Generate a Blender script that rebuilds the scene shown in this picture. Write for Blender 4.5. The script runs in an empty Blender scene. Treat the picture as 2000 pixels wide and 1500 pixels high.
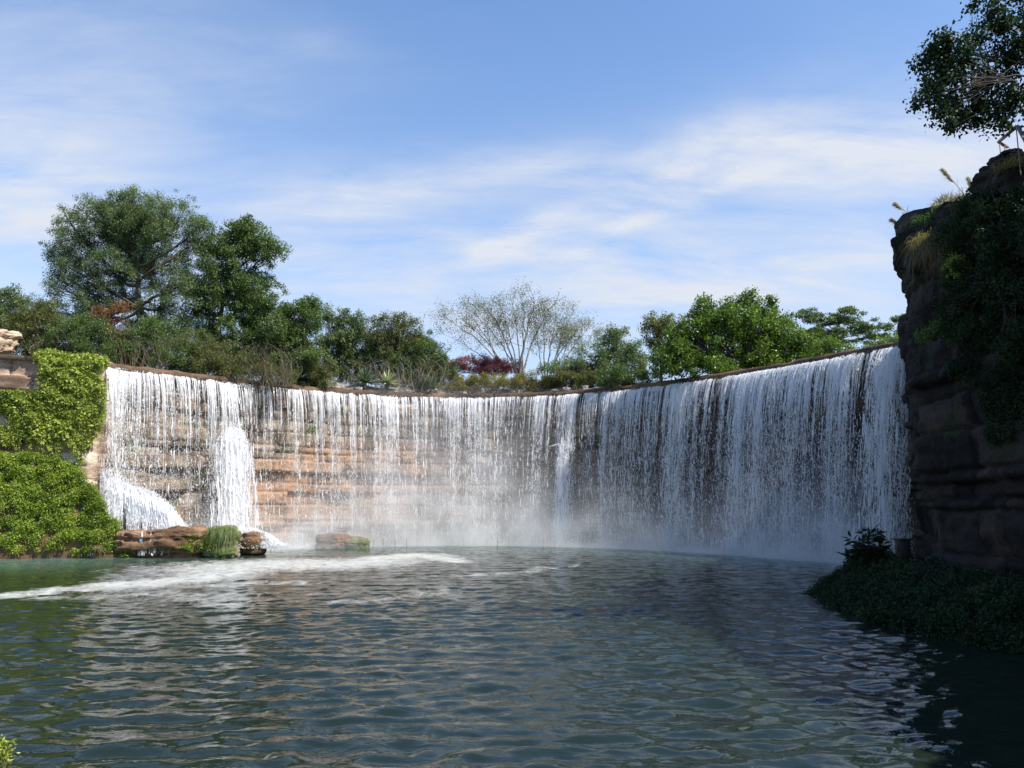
import bpy, math, random
import numpy as np
rng = np.random.default_rng(7); random.seed(7)
SC = bpy.context.scene; COL = SC.collection
R = math.radians

# ------------------------------------------------------------------ camera
F = 1570.0; PITCH = R(8.51); CZ = 3.0
cd = bpy.data.cameras.new('camera'); cam = bpy.data.objects.new('camera', cd); COL.objects.link(cam)
cd.sensor_width = 36; cd.lens = F / 2000 * 36; cd.clip_start = 0.1; cd.clip_end = 5000
cam.location = (0, 0, CZ); cam.rotation_euler = (R(90) + PITCH, 0, 0)
SC.camera = cam
SUN_AZ = R(28)      # behind the viewer's right shoulder: measured from +X towards -Y
SUN_EL = R(50)
sdir = np.array([math.cos(SUN_EL) * math.cos(SUN_AZ), -math.cos(SUN_EL) * math.sin(SUN_AZ), math.sin(SUN_EL)])

def ray(px, py):
    a = (px - 1000) / F; b = (750 - py) / F
    return np.array([a, math.cos(PITCH) - b * math.sin(PITCH), math.sin(PITCH) + b * math.cos(PITCH)])
def W(px, py, z):
    d = ray(px, py); return d * (z - CZ) / d[2] + np.array([0, 0, CZ])
def P(px, py, Y):
    d = ray(px, py); return d * Y / d[1] + np.array([0, 0, CZ])

# ------------------------------------------------------------------ world, sun, exposure
SC.view_settings.view_transform = 'Standard'; SC.view_settings.look = 'None'
SC.view_settings.exposure = 0.85; SC.view_settings.gamma = 1
SC.cycles.volume_step_rate = 1.0; SC.cycles.volume_max_steps = 96
SC.cycles.max_bounces = 8; SC.cycles.transparent_max_bounces = 16; SC.cycles.volume_bounces = 2
SC.cycles.use_denoising = True
w = bpy.data.worlds.new('World'); SC.world = w; w.use_nodes = True
nt = w.node_tree; nt.nodes.clear()
def N(nt, t, **k):
    n = nt.nodes.new(t)
    for a, b in k.items():
        if a == 'inp':
            for i, v in b.items(): n.inputs[i].default_value = v
        else: setattr(n, a, b)
    return n
def math_(nt, op, a, b=None, c=None, clamp=False):
    n = nt.nodes.new('ShaderNodeMath'); n.operation = op; n.use_clamp = clamp
    for i, v in enumerate((a, b, c)):
        if v is None: continue
        if isinstance(v, (int, float)): n.inputs[i].default_value = v
        else: nt.links.new(v, n.inputs[i])
    return n.outputs[0]
sky = N(nt, 'ShaderNodeTexSky', sky_type='NISHITA', sun_disc=False, sun_elevation=SUN_EL,
        sun_rotation=math.atan2(sdir[0], sdir[1]), air_density=1.0, dust_density=0.6, ozone_density=2.5)
tc = N(nt, 'ShaderNodeTexCoord')
# wispy cloud banks, each a soft patch of the sky at its own direction
def dotn(v):
    n = N(nt, 'ShaderNodeVectorMath', operation='DOT_PRODUCT'); nt.links.new(tc.outputs['Generated'], n.inputs[0])
    n.inputs[1].default_value = v; return n.outputs['Value']
clouds = [(1620, 290, 330, 75, -4, 1.1), (1300, 340, 180, 50, -28, .8), (1340, 395, 150, 18, -22, .7), (1020, 455, 110, 26, -24, 1.0),
          (1010, 320, 190, 50, 3, .65), (680, 390, 260, 60, -6, .95), (60, 390, 220, 70, 5, .95), (90, 60, 330, 150, 8, .42),
          (620, 85, 110, 22, 3, .3), (150, 230, 250, 90, 0, .25), (1350, 550, 600, 110, -4, 1.0), (600, 520, 600, 70, -4, .6), (880, 470, 80, 30, -10, .3),
          (2300, 300, 400, 120, 0, .7), (-500, 300, 500, 140, 0, .6)]
tot = None
for px, py, rx, ry, ang, s in clouds:
    d = ray(px, py); d /= np.linalg.norm(d)
    ex = ray(px + 10, py); ex = ex - d * ex.dot(d); ex /= np.linalg.norm(ex)
    ey = np.cross(ex, d)
    a = R(-ang); u = ex * math.cos(a) + ey * -math.sin(a) * -1; v = -ex * math.sin(a) + ey * math.cos(a)
    k = F
    A = math_(nt, 'POWER', math_(nt, 'ABSOLUTE', math_(nt, 'MULTIPLY', dotn(tuple(u)), k / rx)), 2)
    B = math_(nt, 'POWER', math_(nt, 'ABSOLUTE', math_(nt, 'MULTIPLY', dotn(tuple(v)), k / ry)), 2)
    front = math_(nt, 'GREATER_THAN', dotn(tuple(d)), 0)
    e = math_(nt, 'MULTIPLY', math_(nt, 'EXPONENT', math_(nt, 'MULTIPLY', math_(nt, 'ADD', A, B), -1)), front)
    e = math_(nt, 'MULTIPLY', e, s)
    tot = e if tot is None else math_(nt, 'ADD', tot, e)
sep = N(nt, 'ShaderNodeSeparateXYZ'); nt.links.new(tc.outputs['Generated'], sep.inputs[0])
zz = math_(nt, 'ADD', math_(nt, 'MAXIMUM', sep.outputs[2], 0), 0.22)
cmb = N(nt, 'ShaderNodeCombineXYZ')
nt.links.new(math_(nt, 'DIVIDE', sep.outputs[0], zz), cmb.inputs[0])
nt.links.new(math_(nt, 'DIVIDE', sep.outputs[1], zz), cmb.inputs[1])
mp = N(nt, 'ShaderNodeMapping', inp={'Scale': (1.0, 2.6, 1), 'Rotation': (0, 0, R(-14))}); nt.links.new(cmb.outputs[0], mp.inputs[0])
n1 = N(nt, 'ShaderNodeTexNoise', inp={'Scale': 2.2, 'Detail': 9, 'Roughness': .62, 'Distortion': .3}); nt.links.new(mp.outputs[0], n1.inputs[0])
n2 = N(nt, 'ShaderNodeTexNoise', inp={'Scale': .9, 'Detail': 4, 'Roughness': .5}); nt.links.new(mp.outputs[0], n2.inputs[0])
nz = math_(nt, 'MULTIPLY', math_(nt, 'SUBTRACT', n1.outputs[0], .34), 2.9, clamp=True)
hor = math_(nt, 'MULTIPLY', math_(nt, 'EXPONENT', math_(nt, 'MULTIPLY', math_(nt, 'MAXIMUM', sep.outputs[2], 0), -4.6)), 1.05)
base = math_(nt, 'MULTIPLY', math_(nt, 'SUBTRACT', n2.outputs[0], .45), .5, clamp=True)
cl = math_(nt, 'ADD', math_(nt, 'MULTIPLY', math_(nt, 'ADD', math_(nt, 'MULTIPLY', tot, .82), base), math_(nt, 'ADD', math_(nt, 'MULTIPLY', nz, .85), .15)), hor, clamp=True)
mx = N(nt, 'ShaderNodeMixRGB'); nt.links.new(cl, mx.inputs[0])
tint = N(nt, 'ShaderNodeMixRGB', blend_type='MULTIPLY', inp={0: 1.0, 2: (.80, 1.06, 1.27, 1)}); nt.links.new(sky.outputs[0], tint.inputs[1])
nt.links.new(tint.outputs[0], mx.inputs[1]); mx.inputs[2].default_value = (4.0, 4.25, 4.75, 1)
bg = N(nt, 'ShaderNodeBackground'); nt.links.new(mx.outputs[0], bg.inputs[0]); bg.inputs[1].default_value = 0.105
out = N(nt, 'ShaderNodeOutputWorld'); nt.links.new(bg.outputs[0], out.inputs[0])

sl = bpy.data.lights.new('sun', 'SUN'); so = bpy.data.objects.new('sun', sl); COL.objects.link(so)
sl.energy = 4.3; sl.angle = R(.5); sl.color = (1, .945, .86)
from mathutils import Vector
so.rotation_euler = Vector(-sdir).to_track_quat('-Z', 'Y').to_euler(); so.location = (40, -20, 60)

# ------------------------------------------------------------------ numpy noise
def _h(ix, iy, iz, s):
    n = (ix.astype(np.int64) * 374761393 + iy.astype(np.int64) * 668265263 + iz.astype(np.int64) * 2147483647 + s * 974634777) & 0xffffffff
    n = ((n ^ (n >> 13)) * 1274126177) & 0xffffffff
    n = n ^ (n >> 16)
    return (n & 0xffff) / 65535.0
def vn(p, s=0):
    p = np.asarray(p, float); i = np.floor(p); f = p - i; f = f * f * (3 - 2 * f); i = i.astype(np.int64)
    r = 0
    for dx in (0, 1):
        for dy in (0, 1):
            for dz in (0, 1):
                wgt = (f[:, 0] if dx else 1 - f[:, 0]) * (f[:, 1] if dy else 1 - f[:, 1]) * (f[:, 2] if dz else 1 - f[:, 2])
                r = r + wgt * _h(i[:, 0] + dx, i[:, 1] + dy, i[:, 2] + dz, s)
    return r * 2 - 1
def fbm(p, o=4, s=0):
    p = np.asarray(p, float); r = 0; a = 1.
    for k in range(o): r = r + a * vn(p * 2 ** k + k * 17.3, s + k); a *= .5
    return r / 1.9

# ------------------------------------------------------------------ mesh helpers
class MB:
    def __init__(s): s.v = []; s.q = []; s.t = []; s.a = []; s.n = 0
    def add(s, v, q=None, t=None, a=None):
        v = np.asarray(v, float).reshape(-1, 3); s.v.append(v)
        if q is not None and len(q): s.q.append(np.asarray(q, np.int64) + s.n)
        if t is not None and len(t): s.t.append(np.asarray(t, np.int64) + s.n)
        s.a.append(np.full(len(v), .5) if a is None else np.broadcast_to(np.asarray(a, float), (len(v),)))
        s.n += len(v); return s
    def build(s, name, mat, parent=None, smooth=False, origin=None, extra=None):
        V = np.concatenate(s.v); A = np.concatenate(s.a)
        if origin is not None and parent is None: V = V - np.asarray(origin)
        me = bpy.data.meshes.new(name); me.vertices.add(len(V)); me.vertices.foreach_set('co', V.astype(np.float32).ravel())
        q = np.concatenate(s.q) if s.q else np.zeros((0, 4), np.int64); t = np.concatenate(s.t) if s.t else np.zeros((0, 3), np.int64)
        li = np.concatenate([q.ravel(), t.ravel()]).astype(np.int32)
        me.loops.add(len(li)); me.loops.foreach_set('vertex_index', li)
        nf = len(q) + len(t); me.polygons.add(nf)
        ls = np.concatenate([np.arange(len(q)) * 4, len(q) * 4 + np.arange(len(t)) * 3]).astype(np.int32)
        me.polygons.foreach_set('loop_start', ls)
        if smooth: me.polygons.foreach_set('use_smooth', np.ones(nf, bool))
        me.update(calc_edges=True)
        at = me.attributes.new('tint', 'FLOAT', 'POINT'); at.data.foreach_set('value', A.astype(np.float32))
        for k, vals in (extra or {}).items():
            at = me.attributes.new(k, 'FLOAT', 'POINT'); at.data.foreach_set('value', np.asarray(vals, np.float32))
        me.materials.append(mat)
        o = bpy.data.objects.new(name, me); COL.objects.link(o)
        if parent is not None:
            o.parent = parent
            o.location = -Vector(parent.location)
        elif origin is not None: o.location = origin
        return o
def grid_faces(nu, nv):
    i = np.arange(nu - 1)[:, None] * nv + np.arange(nv - 1)[None, :]; i = i.ravel()
    return np.stack([i, i + nv, i + nv + 1, i + 1], 1)
def tag(o, label, cat=None, group=None, kind=None):
    if label: o['label'] = label
    if cat: o['category'] = cat
    if group: o['group'] = group
    if kind: o['kind'] = kind
    return o
def empty(name, loc, label, cat, group=None, kind=None):
    o = bpy.data.objects.new(name, None); o.location = [float(c) for c in loc]; COL.objects.link(o); o.empty_display_size = .3
    return tag(o, label, cat, group, kind)
def norm(v): return v / np.maximum(np.linalg.norm(v, axis=-1, keepdims=True), 1e-9)
def tube(mb, pts, rad, k=5, a=.5):
    pts = np.asarray(pts, float); n = len(pts); rad = np.broadcast_to(rad, (n,))
    T = norm(np.gradient(pts, axis=0)); ref = np.array([.31, .93, .17]) if abs(T[0][2]) > .6 else np.array([0, 0, 1.])
    X = norm(np.cross(T, ref)); Y = np.cross(T, X); th = np.arange(k) * 2 * math.pi / k
    V = pts[:, None] + rad[:, None, None] * (X[:, None] * np.cos(th)[None, :, None] + Y[:, None] * np.sin(th)[None, :, None])
    i = np.arange(n - 1)[:, None] * k + np.arange(k)[None]; j = np.arange(n - 1)[:, None] * k + (np.arange(k)[None] + 1) % k
    q = np.stack([i, j, j + k, i + k], -1).reshape(-1, 4)
    caps = [[(n - 1) * k + c, (n - 1) * k + (c + 1) % k, (n - 1) * k + (c + 2) % k] for c in range(0)]
    V = np.concatenate([V.reshape(-1, 3), pts[-1:] + T[-1:] * rad[-1]])
    tt = [[(n - 1) * k + c, (n - 1) * k + (c + 1) % k, n * k] for c in range(k)]
    mb.add(V, q, tt, a)
def curve(p0, p1, bend, n=6):
    p0 = np.asarray(p0, float); p1 = np.asarray(p1, float); t = np.linspace(0, 1, n)[:, None]
    return p0 * (1 - t) + p1 * t + np.asarray(bend) * (4 * t * (1 - t))
def leaves(mb, c, size, aspect=.42, up=.5, hang=.2, tintv=None, long=None):
    n = len(c); c = np.asarray(c); size = np.broadcast_to(size, (n,))
    d = rng.normal(size=(n, 3)) if long is None else long + .35 * rng.normal(size=(n, 3))
    d = norm(d + np.array([0, 0, -hang])); nn = norm(rng.normal(size=(n, 3)) + np.array([0, 0, up * 2]))
    sd = norm(np.cross(d, nn)); L = size[:, None]; wv = L * aspect * .5
    up_ = np.cross(sd, d)
    v = np.stack([c, c + d * L * .45 + sd * wv + up_ * L * .06, c + d * L, c + d * L * .45 - sd * wv + up_ * L * .06], 1)
    t = rng.random(n) if tintv is None else tintv
    mb.add(v, np.arange(4 * n).reshape(n, 4), None, np.repeat(t, 4))
def blades(mb, base, L, lean, wd=.03, droop=.5, n=4, a=None):
    """arching ribbon blades: base (N,3), L (N,), lean (N,3) initial direction"""
    Nn = len(base); L = np.broadcast_to(L, (Nn,)); t = np.linspace(0, 1, n + 1); d = norm(lean)
    sd = norm(np.cross(d, rng.normal(size=(Nn, 3)) * .3 + np.array([0, 0, 1.])) + 1e-6)
    pos = base[:, None] + d[:, None] * (L[:, None] * t)[..., None] + np.array([0, 0, -1.]) * (droop * L[:, None] * t ** 2)[..., None]
    wv = (wd * (1 - t) ** .7 + .002)[None, :, None] * sd[:, None] * .5
    v = np.stack([pos - wv, pos + wv], 2).reshape(Nn, -1, 3); m = 2 * (n + 1)
    f = np.array([[2 * i, 2 * i + 1, 2 * i + 3, 2 * i + 2] for i in range(n)])
    q = (np.arange(Nn)[:, None, None] * m + f[None]).reshape(-1, 4)
    mb.add(v.reshape(-1, 3), q, None, np.repeat(rng.random(Nn) if a is None else a, m))

# ------------------------------------------------------------------ materials
def new_mat(name):
    m = bpy.data.materials.new(name); m.use_nodes = True; nt = m.node_tree; nt.nodes.clear()
    return m, nt, N(nt, 'ShaderNodeOutputMaterial')
def ramp(nt, fac, stops):
    r = N(nt, 'ShaderNodeValToRGB'); e = r.color_ramp.elements
    while len(e) < len(stops): e.new(.5)
    for el, (p, c) in zip(e, stops): el.position = p; el.color = (*c, 1)
    nt.links.new(fac, r.inputs[0]); return r.outputs[0]
def leaf_mat(name, dark, mid, light, transl=.35, rough=.45, spec=.35):
    m, nt, o = new_mat(name)
    at = N(nt, 'ShaderNodeAttribute', attribute_name='tint')
    c = ramp(nt, at.outputs['Fac'], [(0, dark), (.5, mid), (1, light)])
    p = N(nt, 'ShaderNodeBsdfPrincipled', inp={'Roughness': rough, 'Specular IOR Level': spec}); nt.links.new(c, p.inputs[0])
    t = N(nt, 'ShaderNodeBsdfTranslucent'); g = N(nt, 'ShaderNodeMixRGB', blend_type='MULTIPLY', inp={0: 1, 2: (1.25, 1.35, .55, 1)})
    nt.links.new(c, g.inputs[1]); nt.links.new(g.outputs[0], t.inputs[0])
    mxs = N(nt, 'ShaderNodeMixShader', inp={0: transl}); nt.links.new(p.outputs[0], mxs.inputs[1]); nt.links.new(t.outputs[0], mxs.inputs[2])
    nt.links.new(mxs.outputs[0], o.inputs[0]); return m
def rock_mat(name, cols, scale=.5, strata=4., moss=None, mossamt=.0, rough=.8, bump=.5, tintamt=.35, orange=None, wet_shade=False):
    m, nt, o = new_mat(name); tc = N(nt, 'ShaderNodeTexCoord')
    mp = N(nt, 'ShaderNodeMapping', inp={'Scale': (scale, scale, scale * strata)}); nt.links.new(tc.outputs['Object'], mp.inputs[0])
    n = N(nt, 'ShaderNodeTexNoise', inp={'Scale': 1.0, 'Detail': 10, 'Roughness': .65, 'Distortion': .4}); nt.links.new(mp.outputs[0], n.inputs[0])
    at = N(nt, 'ShaderNodeAttribute', attribute_name='tint')
    f = math_(nt, 'ADD', math_(nt, 'MULTIPLY', n.outputs[0], 1 - tintamt), math_(nt, 'MULTIPLY', at.outputs['Fac'], tintamt))
    k = len(cols); c = ramp(nt, f, [(.3 + .4 * i / (k - 1), cc) for i, cc in enumerate(cols)])
    n3 = N(nt, 'ShaderNodeTexNoise', inp={'Scale': 9.0, 'Detail': 8, 'Roughness': .7}); nt.links.new(tc.outputs['Object'], n3.inputs[0])
    if orange:
        ao = N(nt, 'ShaderNodeAttribute', attribute_name='ochre')
        of = math_(nt, 'MULTIPLY', ao.outputs['Fac'], math_(nt, 'ADD', math_(nt, 'MULTIPLY', n.outputs[0], 1.2), .1), clamp=True)
        mo = N(nt, 'ShaderNodeMixRGB', inp={2: (*orange, 1)}); nt.links.new(of, mo.inputs[0]); nt.links.new(c, mo.inputs[1]); c = mo.outputs[0]
    if wet_shade:  # multiplies the colour darker: damp tone and shade put into the rock
        aw = N(nt, 'ShaderNodeAttribute', attribute_name='wet_shade')
        mw = N(nt, 'ShaderNodeMixRGB', blend_type='MULTIPLY', inp={2: (.30, .28, .27, 1)}); nt.links.new(aw.outputs['Fac'], mw.inputs[0]); nt.links.new(c, mw.inputs[1]); c = mw.outputs[0]
    if moss:
        n2 = N(nt, 'ShaderNodeTexNoise', inp={'Scale': .55, 'Detail': 8, 'Roughness': .7}); nt.links.new(tc.outputs['Object'], n2.inputs[0])
        mf = math_(nt, 'MULTIPLY', math_(nt, 'SUBTRACT', n2.outputs[0], 1 - mossamt), 9, clamp=True)
        mm = N(nt, 'ShaderNodeMixRGB', inp={2: (*moss, 1)}); nt.links.new(mf, mm.inputs[0]); nt.links.new(c, mm.inputs[1]); c = mm.outputs[0]
    cv = N(nt, 'ShaderNodeMixRGB', blend_type='MULTIPLY', inp={0: .55}); nt.links.new(c, cv.inputs[1])
    nt.links.new(ramp(nt, n3.outputs[0], [(.3, (.35, .35, .35)), (.6, (1.2, 1.2, 1.2))]), cv.inputs[2])
    p = N(nt, 'ShaderNodeBsdfPrincipled', inp={'Roughness': rough, 'Specular IOR Level': .25}); nt.links.new(cv.outputs[0], p.inputs[0])
    hb = math_(nt, 'ADD', math_(nt, 'MULTIPLY', n.outputs[0], 1.), math_(nt, 'MULTIPLY', n3.outputs[0], .45))
    b = N(nt, 'ShaderNodeBump', inp={'Strength': bump, 'Distance': .25}); nt.links.new(hb, b.inputs['Height']); nt.links.new(b.outputs[0], p.inputs['Normal'])
    nt.links.new(p.outputs[0], o.inputs[0]); return m
def plain_mat(name, c1, c2, rough=.6, metal=0., scale=12.):
    m, nt, o = new_mat(name); tc = N(nt, 'ShaderNodeTexCoord')
    n = N(nt, 'ShaderNodeTexNoise', inp={'Scale': scale, 'Detail': 6, 'Roughness': .65}); nt.links.new(tc.outputs['Object'], n.inputs[0])
    c = ramp(nt, n.outputs[0], [(.35, c1), (.65, c2)])
    p = N(nt, 'ShaderNodeBsdfPrincipled', inp={'Roughness': rough, 'Metallic': metal}); nt.links.new(c, p.inputs[0])
    b = N(nt, 'ShaderNodeBump', inp={'Strength': .3, 'Distance': .02}); nt.links.new(n.outputs[0], b.inputs['Height']); nt.links.new(b.outputs[0], p.inputs['Normal'])
    nt.links.new(p.outputs[0], o.inputs[0]); return m

M = {}
M['bark'] = plain_mat('bark', (.035, .027, .02), (.09, .072, .055), .85, 0, 6)
M['pale_bark'] = plain_mat('pale_bark', (.17, .14, .10), (.34, .29, .22), .8, 0, 6)
M['feather'] = leaf_mat('feathery_leaf', (.058, .092, .040), (.122, .175, .074), (.21, .27, .115), .32)
M['deep'] = leaf_mat('deep_leaf', (.042, .074, .020), (.092, .145, .040), (.165, .225, .070), .3)
M['bright'] = leaf_mat('bright_leaf', (.045, .085, .014), (.105, .175, .028), (.21, .29, .055), .42, .38, .45)
M['olive'] = leaf_mat('olive_leaf', (.065, .072, .026), (.125, .14, .048), (.21, .22, .08), .35)
M['gold'] = leaf_mat('golden_leaf', (.085, .085, .022), (.200, .180, .035), (.340, .280, .055), .35)
M['dry'] = leaf_mat('dry_leaf', (.10, .045, .025), (.22, .10, .045), (.33, .19, .08), .3)
M['magenta'] = leaf_mat('magenta_bract', (.17, .05, .07), (.29, .09, .13), (.40, .17, .21), .35)
M['lime'] = leaf_mat('lime_leaf', (.11, .15, .025), (.30, .36, .065), (.50, .52, .14), .4)
M['bank'] = leaf_mat('bank_leaf', (.10, .15, .022), (.26, .35, .05), (.46, .50, .12), .4)
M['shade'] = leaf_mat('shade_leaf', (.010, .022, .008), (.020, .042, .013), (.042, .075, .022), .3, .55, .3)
M['straw'] = leaf_mat('straw_blade', (.10, .09, .04), (.22, .18, .09), (.40, .33, .18), .35)
M['grass'] = leaf_mat('grass_blade', (.03, .07, .015), (.07, .15, .03), (.16, .26, .06), .35)
M['pale_grass'] = leaf_mat('pale_grass_blade', (.10, .14, .04), (.20, .26, .09), (.34, .38, .17), .35)
M['plume'] = leaf_mat('plume', (.36, .31, .24), (.50, .44, .35), (.64, .57, .46), .08)
M['agave'] = leaf_mat('agave_blade', (.06, .09, .05), (.14, .19, .11), (.42, .45, .26), .15)
M['brown_twig'] = plain_mat('brown_twig', (.09, .065, .045), (.2, .155, .11), .85, 0, 4)
M['soil'] = rock_mat('soil', [(.05, .032, .018), (.13, .075, .04), (.2, .12, .07)], .8, 1.2)
M['fallrock'] = rock_mat('layered_rock', [(.05, .04, .03), (.15, .115, .085), (.27, .215, .16), (.36, .30, .23)], .35, 5, (.07, .10, .03), .44, orange=(.37, .20, .105), wet_shade=True, rough=.55)
M['wallrock'] = rock_mat('pale_sandstone', [(.14, .09, .06), (.38, .27, .19), (.54, .42, .31), (.60, .50, .39)], .4, 4, (.06, .08, .02), .30)
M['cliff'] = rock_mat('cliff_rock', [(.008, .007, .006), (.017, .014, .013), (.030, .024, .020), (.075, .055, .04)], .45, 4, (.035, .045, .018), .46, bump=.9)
M['brownrock'] = rock_mat('brown_rock', [(.06, .035, .02), (.17, .095, .05), (.28, .17, .10)], .9, 2, (.07, .11, .02), .42)
M['mossrock'] = rock_mat('mossy_rock', [(.08, .07, .04), (.19, .16, .09), (.3, .26, .16)], 1.2, 2, (.10, .14, .04), .52)
M['coping'] = rock_mat('stained_coping', [(.035, .026, .02), (.10, .062, .038), (.20, .12, .07)], 1.2, 1.0, (.05, .055, .02), .36)
M['greystone'] = rock_mat('grey_stone', [(.10, .09, .075), (.24, .21, .18), (.42, .38, .33)], 1.6, 2, (.07, .09, .03), .36)
M['black'] = plain_mat('black_casing', (.008, .008, .01), (.018, .018, .022), .5)
M['rust'] = plain_mat('rusty_paint', (.12, .07, .05), (.30, .24, .20), .55, .3)
M['postmat'] = plain_mat('post_metal', (.05, .05, .05), (.13, .13, .12), .5, .5)

# water drops
m, nt, o = new_mat('falling_water'); M['drop'] = m
d1 = N(nt, 'ShaderNodeBsdfPrincipled', inp={'Base Color': (.93, .93, .93, 1), 'Roughness': .25, 'Specular IOR Level': .6})
d2 = N(nt, 'ShaderNodeBsdfTranslucent', inp={0: (.93, .93, .93, 1)}); ms = N(nt, 'ShaderNodeMixShader', inp={0: .48})
nt.links.new(d1.outputs[0], ms.inputs[1]); nt.links.new(d2.outputs[0], ms.inputs[2]); nt.links.new(ms.outputs[0], o.inputs[0])

# pool water
m, nt, o = new_mat('pool_water'); M['water'] = m
tc = N(nt, 'ShaderNodeTexCoord')
mp = N(nt, 'ShaderNodeMapping', inp={'Scale': (1.0, 1.35, 1)}); nt.links.new(tc.outputs['Object'], mp.inputs[0])
na = N(nt, 'ShaderNodeTexNoise', inp={'Scale': 1.9, 'Detail': 4, 'Roughness': .5, 'Distortion': .3}); nt.links.new(mp.outputs[0], na.inputs[0])
bmp = N(nt, 'ShaderNodeBump', inp={'Strength': .35, 'Distance': .10}); nt.links.new(na.outputs[0], bmp.inputs['Height'])
p1 = N(nt, 'ShaderNodeBsdfPrincipled', inp={'Base Color': (.018, .040, .028, 1), 'Roughness': .04, 'IOR': 1.333, 'Specular IOR Level': .5}); nt.links.new(bmp.outputs[0], p1.inputs['Normal'])
fo = N(nt, 'ShaderNodeAttribute', attribute_name='foam'); mk = N(nt, 'ShaderNodeAttribute', attribute_name='milky')
mc = N(nt, 'ShaderNodeMixRGB', inp={1: (.0105, .018, .012, 1), 2: (.085, .15, .12, 1)}); nt.links.new(mk.outputs['Fac'], mc.inputs[0]); nt.links.new(mc.outputs[0], p1.inputs[0])
p2 = N(nt, 'ShaderNodeBsdfPrincipled', inp={'Base Color': (.50, .50, .46, 1), 'Roughness': .7}); nt.links.new(bmp.outputs[0], p2.inputs['Normal'])
mp2 = N(nt, 'ShaderNodeMapping', inp={'Scale': (1.0, .6, 1)}); nt.links.new(tc.outputs['Object'], mp2.inputs[0])
nf = N(nt, 'ShaderNodeTexNoise', inp={'Scale': 1.1, 'Detail': 10, 'Roughness': .75, 'Distortion': 1.2}); nt.links.new(mp2.outputs[0], nf.inputs[0])
ff = math_(nt, 'SUBTRACT', math_(nt, 'MULTIPLY', fo.outputs['Fac'], 1.5), math_(nt, 'MULTIPLY', math_(nt, 'SUBTRACT', nf.outputs[0], .20), 2.5))
ff = math_(nt, 'MULTIPLY', math_(nt, 'MULTIPLY', ff, 1.1, clamp=True), .8)
ms = N(nt, 'ShaderNodeMixShader'); nt.links.new(ff, ms.inputs[0]); nt.links.new(p1.outputs[0], ms.inputs[1]); nt.links.new(p2.outputs[0], ms.inputs[2]); nt.links.new(ms.outputs[0], o.inputs[0])

# ------------------------------------------------------------------ the lip of the falls
HL = 11.2
lipx = np.array([210, 300, 400, 500, 600, 700, 800, 900, 1000, 1100, 1200, 1300, 1400, 1500, 1600, 1700, 1745, 1790], float)
lipy = np.array([718, 728, 740, 752, 763, 770, 774, 776, 775, 770, 764, 753, 740, 723, 704, 686, 679, 671], float)
cf = np.polyfit((lipx - 1000) / 800, lipy, 5)
_x = np.linspace(203, 1790, 1200); _L = np.array([W(x, np.polyval(cf, (x - 1000) / 800), HL) for x in _x])
_s = np.concatenate([[0], np.cumsum(np.linalg.norm(np.diff(_L[:, :2], axis=0), axis=1))]); LEN = _s[-1]
def lip(u):
    u = np.asarray(u, float)
    x = np.interp(u, _s, _L[:, 0]); y = np.interp(u, _s, _L[:, 1])
    e = .4; dx = np.interp(u + e, _s, _L[:, 0]) - np.interp(u - e, _s, _L[:, 0]); dy = np.interp(u + e, _s, _L[:, 1]) - np.interp(u - e, _s, _L[:, 1])
    l = np.hypot(dx, dy); return np.stack([x, y], -1), np.stack([dy / l, -dx / l], -1)     # point, normal towards the pool
def u2px(u): return np.interp(u, _s, _x)
def px2u(px): return np.interp(px, _x, _s)
CC = (-3.34, 38.58); CR = 22.64

# ------------------------------------------------------------------ water of the pool
def axis(*segs):
    r = []
    for a, b, st in segs: r.append(np.arange(a, b, st))
    return np.concatenate(r)
xs = axis((-160, -40, 8), (-40, -16, .2), (-16, 14, .10), (14, 24, .2), (24, 161, 8)); ys = axis((-80, 4, 4), (4, 26, .07), (26, 64, .13), (64, 90, 5))
X, Y = np.meshgrid(xs, ys, indexing='ij'); pts = np.stack([X.ravel(), Y.ravel(), np.zeros(X.size)], 1)
z = np.zeros(len(pts))
wr = np.random.default_rng(3)
warp = fbm(pts * [.15, .15, 0], 2, 5) * 1.6
for k in range(70):
    lam = wr.uniform(.22, .8) if k > 12 else wr.uniform(.8, 1.7); th = wr.normal(math.pi / 2, .5); kk = 2 * math.pi / lam
    amp = .0046 * lam ** .92
    z += amp * np.sin(kk * (pts[:, 0] * math.cos(th) + pts[:, 1] * math.sin(th)) + warp * wr.uniform(.5, 2.5) + wr.uniform(0, 6.28))
z += .018 * fbm(pts * [.9, 1.5, 0], 3, 9)
dist = np.hypot(pts[:, 0], pts[:, 1])
z *= np.clip(1.15 - dist / 90, .35, 1) * (dist < 100)
pts[:, 2] = z
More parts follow.
